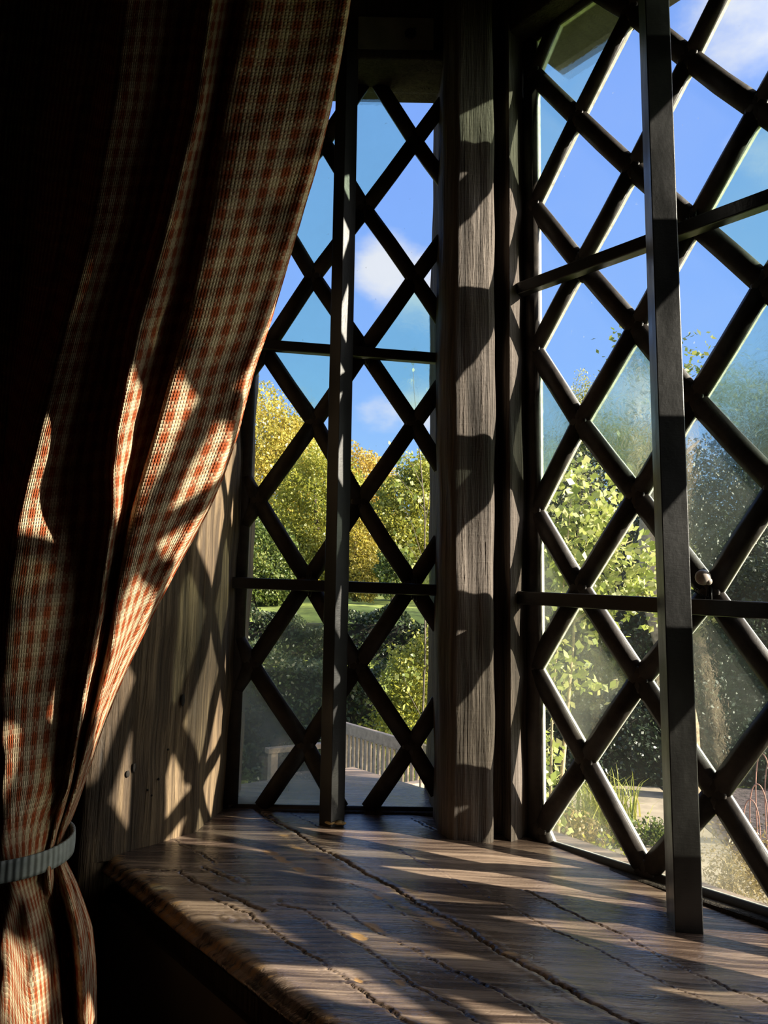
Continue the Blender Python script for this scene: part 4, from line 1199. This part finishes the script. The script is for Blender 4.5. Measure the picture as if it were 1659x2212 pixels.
# leafy climber outside the front window
def climber():
    r = np.random.RandomState(61)
    o = empty('leafy_shrub', (1.12, 4.5, GZ))
    mb = MB(); L = []
    def sub(path, rad):
        mb.tube(path, [rad * (1 - .8 * k / (len(path) - 1)) for k in range(len(path))], 7)
    sub([Vector((1.02, 4.5, GZ)), Vector((1.04, 4.5, -1.4)), Vector((1.10, 4.5, -.8)), Vector((1.16, 4.5, -.2)), Vector((1.2, 4.5, .5))], .022)
    sub([Vector((1.0, 4.45, GZ)), Vector((1.0, 4.45, -1.2)), Vector((1.02, 4.45, -.5)), Vector((1.1, 4.45, .2)), Vector((1.15, 4.45, .7))], .012)
    sub([Vector((1.12, 4.5, -.1)), Vector((1.35, 4.5, .05)), Vector((1.6, 4.5, .1)), Vector((1.75, 4.5, .02))], .010)
    sub([Vector((1.14, 4.5, .1)), Vector((1.35, 4.45, .35)), Vector((1.5, 4.4, .42))], .008)
    for cx, cz, rx, rz, n in ((1.22, .52, .26, .36, 330), (1.10, .22, .18, .28, 130), (1.34, .25, .22, .25, 190), (1.30, .02, .15, .2, 90), (1.58, .12, .20, .14, 120), (1.60, .34, .12, .14, 45), (1.75, -.02, .10, .14, 45),
                              (1.03, -.45, .12, .16, 60), (1.06, -.25, .10, .12, 34), (1.18, -.38, .10, .08, 26), (1.30, -.47, .07, .06, 12), (1.01, -.85, .06, .18, 40), (1.06, -1.12, .07, .14, 34), (1.0, -1.3, .06, .15, 26), (1.16, .85, .10, .14, 30), (1.38, .6, .12, .2, 45)):
        n = int(n * 1.9)
        L.append(np.array([cx, 4.5, cz]) + r.normal(size=(n, 3)) * np.array([rx * .55, .12, rz * .55]))
    mb.build('stem', M_STEM, o, True)
    p = np.concatenate(L)
    for q in p[::7]:
        pass
    tint = np.clip(.55 + .25 * r.normal(size=len(p)), 0, 1)
    link('foliage', quads_mesh('foliage', leaf_quads(r, p, .052, 1.5, .5), tint), LF_CLIMB, o)
    for k in range(14):
        tb = MB()
        a = Vector(p[r.randint(len(p))]); b = a + Vector((r.uniform(-.14, .14), r.uniform(-.05, .05), r.uniform(-.05, .18)))
        tb.tube([a, a.lerp(b, .5) + Vector((.02, 0, .02)), b], [.0035, .0025, .0012], 5)
        tb.build('twig', M_STEM, o, True)
    tag(o, 'tall sunlit shrub with big fresh green leaves outside the front window', 'shrub')
climber()
def grass_clump(name, label, base, n, h, spread, mat, seed, cat='grass clump'):
    r = np.random.RandomState(seed)
    quads, tint = [], []
    for k in range(n):
        b = np.array(base) + np.array([r.normal() * spread * .35, r.normal() * spread * .35, 0])
        an = r.uniform(0, 6.28); d = np.array([math.cos(an), math.sin(an), 0]); hh = h * r.uniform(.5, 1.05); ln = spread * r.uniform(.2, 1.1)
        sd = np.array([-d[1], d[0], 0]) * .011
        prev = b; t0 = r.rand()
        for s in range(1, 5):
            t = s / 4
            p = b + d * ln * t * t + np.array([0, 0, hh * (1.25 * t - .35 * t * t * (1 + ln / spread))])
            w0, w1 = (1 - (s - 1) / 4.2), (1 - s / 4.2)
            quads.append([prev - sd * w0, prev + sd * w0, p + sd * w1, p - sd * w1]); tint.append(t0)
            prev = p
    o = link(name, quads_mesh(name, np.array(quads), np.array(tint)), mat)
    return tag(o, label, cat)
grass_clump('grass_clump', 'clump of long arching bright grass beside the stone path', (2.06, 7.1, GZ), 240, .66, .42, LF_GRASS, 70)
tree('border_plant', 'low yellowing plant at the foot of the leafy shrub', 'plant',
     [(1.28, 5.45, -1.65, .26, .22, .32), (1.48, 5.7, -1.72, .24, .2, .25)], 1300, .055, LF_DRY, (1.35, 5.55, GZ), 71, .012, shell=.2)
tree('border_plant', 'low green plant under the lowest pane near the corner post', 'plant',
     [(1.12, 3.8, -1.45, .30, .2, .32), (1.36, 3.85, -1.6, .22, .18, .25)], 1900, .05, LF_LIME, (1.2, 3.8, GZ), 72, .012, shell=.2)
tree('border_plant', 'dry brown feathery plant right of the broad iron bar', 'plant',
     [(2.05, 4.5, -1.55, .22, .2, .35), (2.35, 4.7, -1.6, .25, .2, .3), (1.95, 4.4, -1.75, .3, .2, .2)], 2300, .05, LF_DRY, (2.1, 4.5, GZ), 73, .012, aspect=3.5, shell=.1)
tree('border_plant', 'small leafy plant edging the path below the long grass', 'plant',
     [(2.3, 6.4, -1.84, .22, .14, .14), (2.02, 6.35, -1.82, .16, .14, .16)], 800, .05, LF_GREEN, (2.2, 6.4, GZ), 74, .01, shell=.1)
# leaning trunk in front of the dark hedge
def trunk():
    mb = MB()
    mb.tube([(3.24, 8.0, GZ - .05), (3.24, 8.0, -1.2), (3.10, 8.0, -.45), (2.97, 8.0, .1), (2.92, 8.0, .7), (3.0, 8.0, 1.6), (3.15, 8.0, 2.6)], [.15, .14, .14, .14, .135, .12, .09], 14)
    e = empty('bare_trunk', (3.24, 8.0, GZ))
    mb.build('trunk', M_TRUNKB, e, True)
    m2 = MB()
    for a, b in (((2.95, 8, .9), (2.5, 8, 1.7)), ((3.0, 8, 1.6), (3.8, 8, 2.4)), ((2.96, 8, 1.2), (3.5, 8, 1.9)), ((3.15, 8, 2.55), (2.7, 8, 3.1))):
        a, b = Vector(a), Vector(b)
        m2.tube([a, a.lerp(b, .5) + Vector((0, 0, .1)), b], [.05, .035, .012], 8)
    m2.build('branch', M_BARK, e, True)
    r = np.random.RandomState(81)
    p, d = crown_pts(r, [(2.6, 8, 1.9, .55, .4, .5), (3.7, 8, 2.5, .7, .5, .5), (3.0, 8, 2.9, .6, .5, .5)], 1500, .1)
    link('foliage', quads_mesh('foliage', leaf_quads(r, p, .07), r.rand(len(p))), LF_GREEN, e)
    tag(e, 'leaning pale brown tree trunk in front of the dark hedge', 'tree')
trunk()
# wire hoops in the flower bed
HG = 'wire hoops in the flower bed'
hoop0 = None
for k, (u0, w, h, lab) in enumerate(((2.83, .09, .42, 'low rusty wire hoop, first from the iron bar, in the flower bed'), (2.905, .11, .53, 'middle rusty wire hoop, second from the iron bar, in the flower bed'), (2.985, .10, .76, 'tall rusty wire hoop, third from the iron bar, in the flower bed'), (3.085, .12, .72, 'rusty wire hoop at the right edge of the view in the flower bed'))):
    mb = MB(); pts = []
    for q in range(21):
        an = PI * q / 20
        pts.append((u0 + .1 + w / 2 - w / 2 * math.cos(an), 6.1 + .05 * k + .04 * math.cos(an), GZ + .04 + .16 + (h - .1) * math.sin(an) ** .55))
    pts = [(pts[0][0], pts[0][1], GZ + .04)] + pts + [(pts[-1][0], pts[-1][1], GZ + .04)]
    mb.tube(pts, .0052, 6)
    o = mb.build('wire_hoop', M_WIRE, None, True)
    tag(o, lab, 'hoop', HG)
def fallen():
    r = np.random.RandomState(90)
    n = 900
    p = np.stack([r.uniform(2.95, 5.5, n), r.uniform(4.4, 7.4, n), np.full(n, GZ + .075) + r.uniform(0, .03, n)], -1)
    p = p[~((p[:, 0] < 3.4) & (np.abs(p[:, 1] - 6.17) < .17))]; n = len(p)
    q = leaf_quads(r, p, .055); q[..., 2] = GZ + .065 + np.abs(q[..., 2] - GZ - .07) * .5
    o = link('fallen_leaves', quads_mesh('fallen_leaves', q, r.rand(n)), LF_DRY)
    tag(o, 'scattered dry leaves lying on the dark flower bed', 'leaves', None, 'stuff')
fallen()

# ------------------------------------------------------------------ garden bench
def bench():
    A = Vector((.43, 5.66, GZ + .055)); d = Vector((-.545, .838, 0)).normalized(); f = Vector((-d.y, d.x, 0))
    if f.y > 0: f = -f
    e = empty('garden_bench', A)
    LN = 1.75; Zv = Vector((0, 0, 1))
    def bx(name, s0, s1, b0, b1, z0, z1, lean=0.0):
        mb = MB()
        mb.box(A + d * (s0 + s1) / 2 + f * ((b0 + b1) / 2) + Zv * (z0 + z1) / 2, d * (s1 - s0) / 2, f * (b1 - b0) / 2 - Zv * 0, Zv * (z1 - z0) / 2 - f * lean * (z1 - z0) / 2)
        return mb.build(name, M_TEAK, e, bevel=.006)
    bx('top_rail', 0, LN, -.02, .025, .80, .90)
    bx('lower_rail', 0, LN, .02, .06, .43, .49)
    n = 24
    for k in range(n):
        s = .06 + (LN - .12) * (k + .5) / n
        bx('back_slat', s - .018, s + .018, .005, .025, .47, .82)
    for k in range(5):
        bx('seat_slat', .02, LN - .02, .07 + k * .095, .15 + k * .095, .40, .425)
    bx('front_rail', .02, LN - .02, .535, .565, .32, .40)
    for s in (0, LN - .07):
        bx('rear_leg', s, s + .07, -.03, .035, 0, .88)
        bx('front_leg', s, s + .07, .50, .57, 0, .62)
        bx('armrest', s - .01, s + .08, -.02, .60, .62, .665)
    tag(e, 'silvered slatted wooden garden bench on the terrace outside the left window', 'bench')
bench()
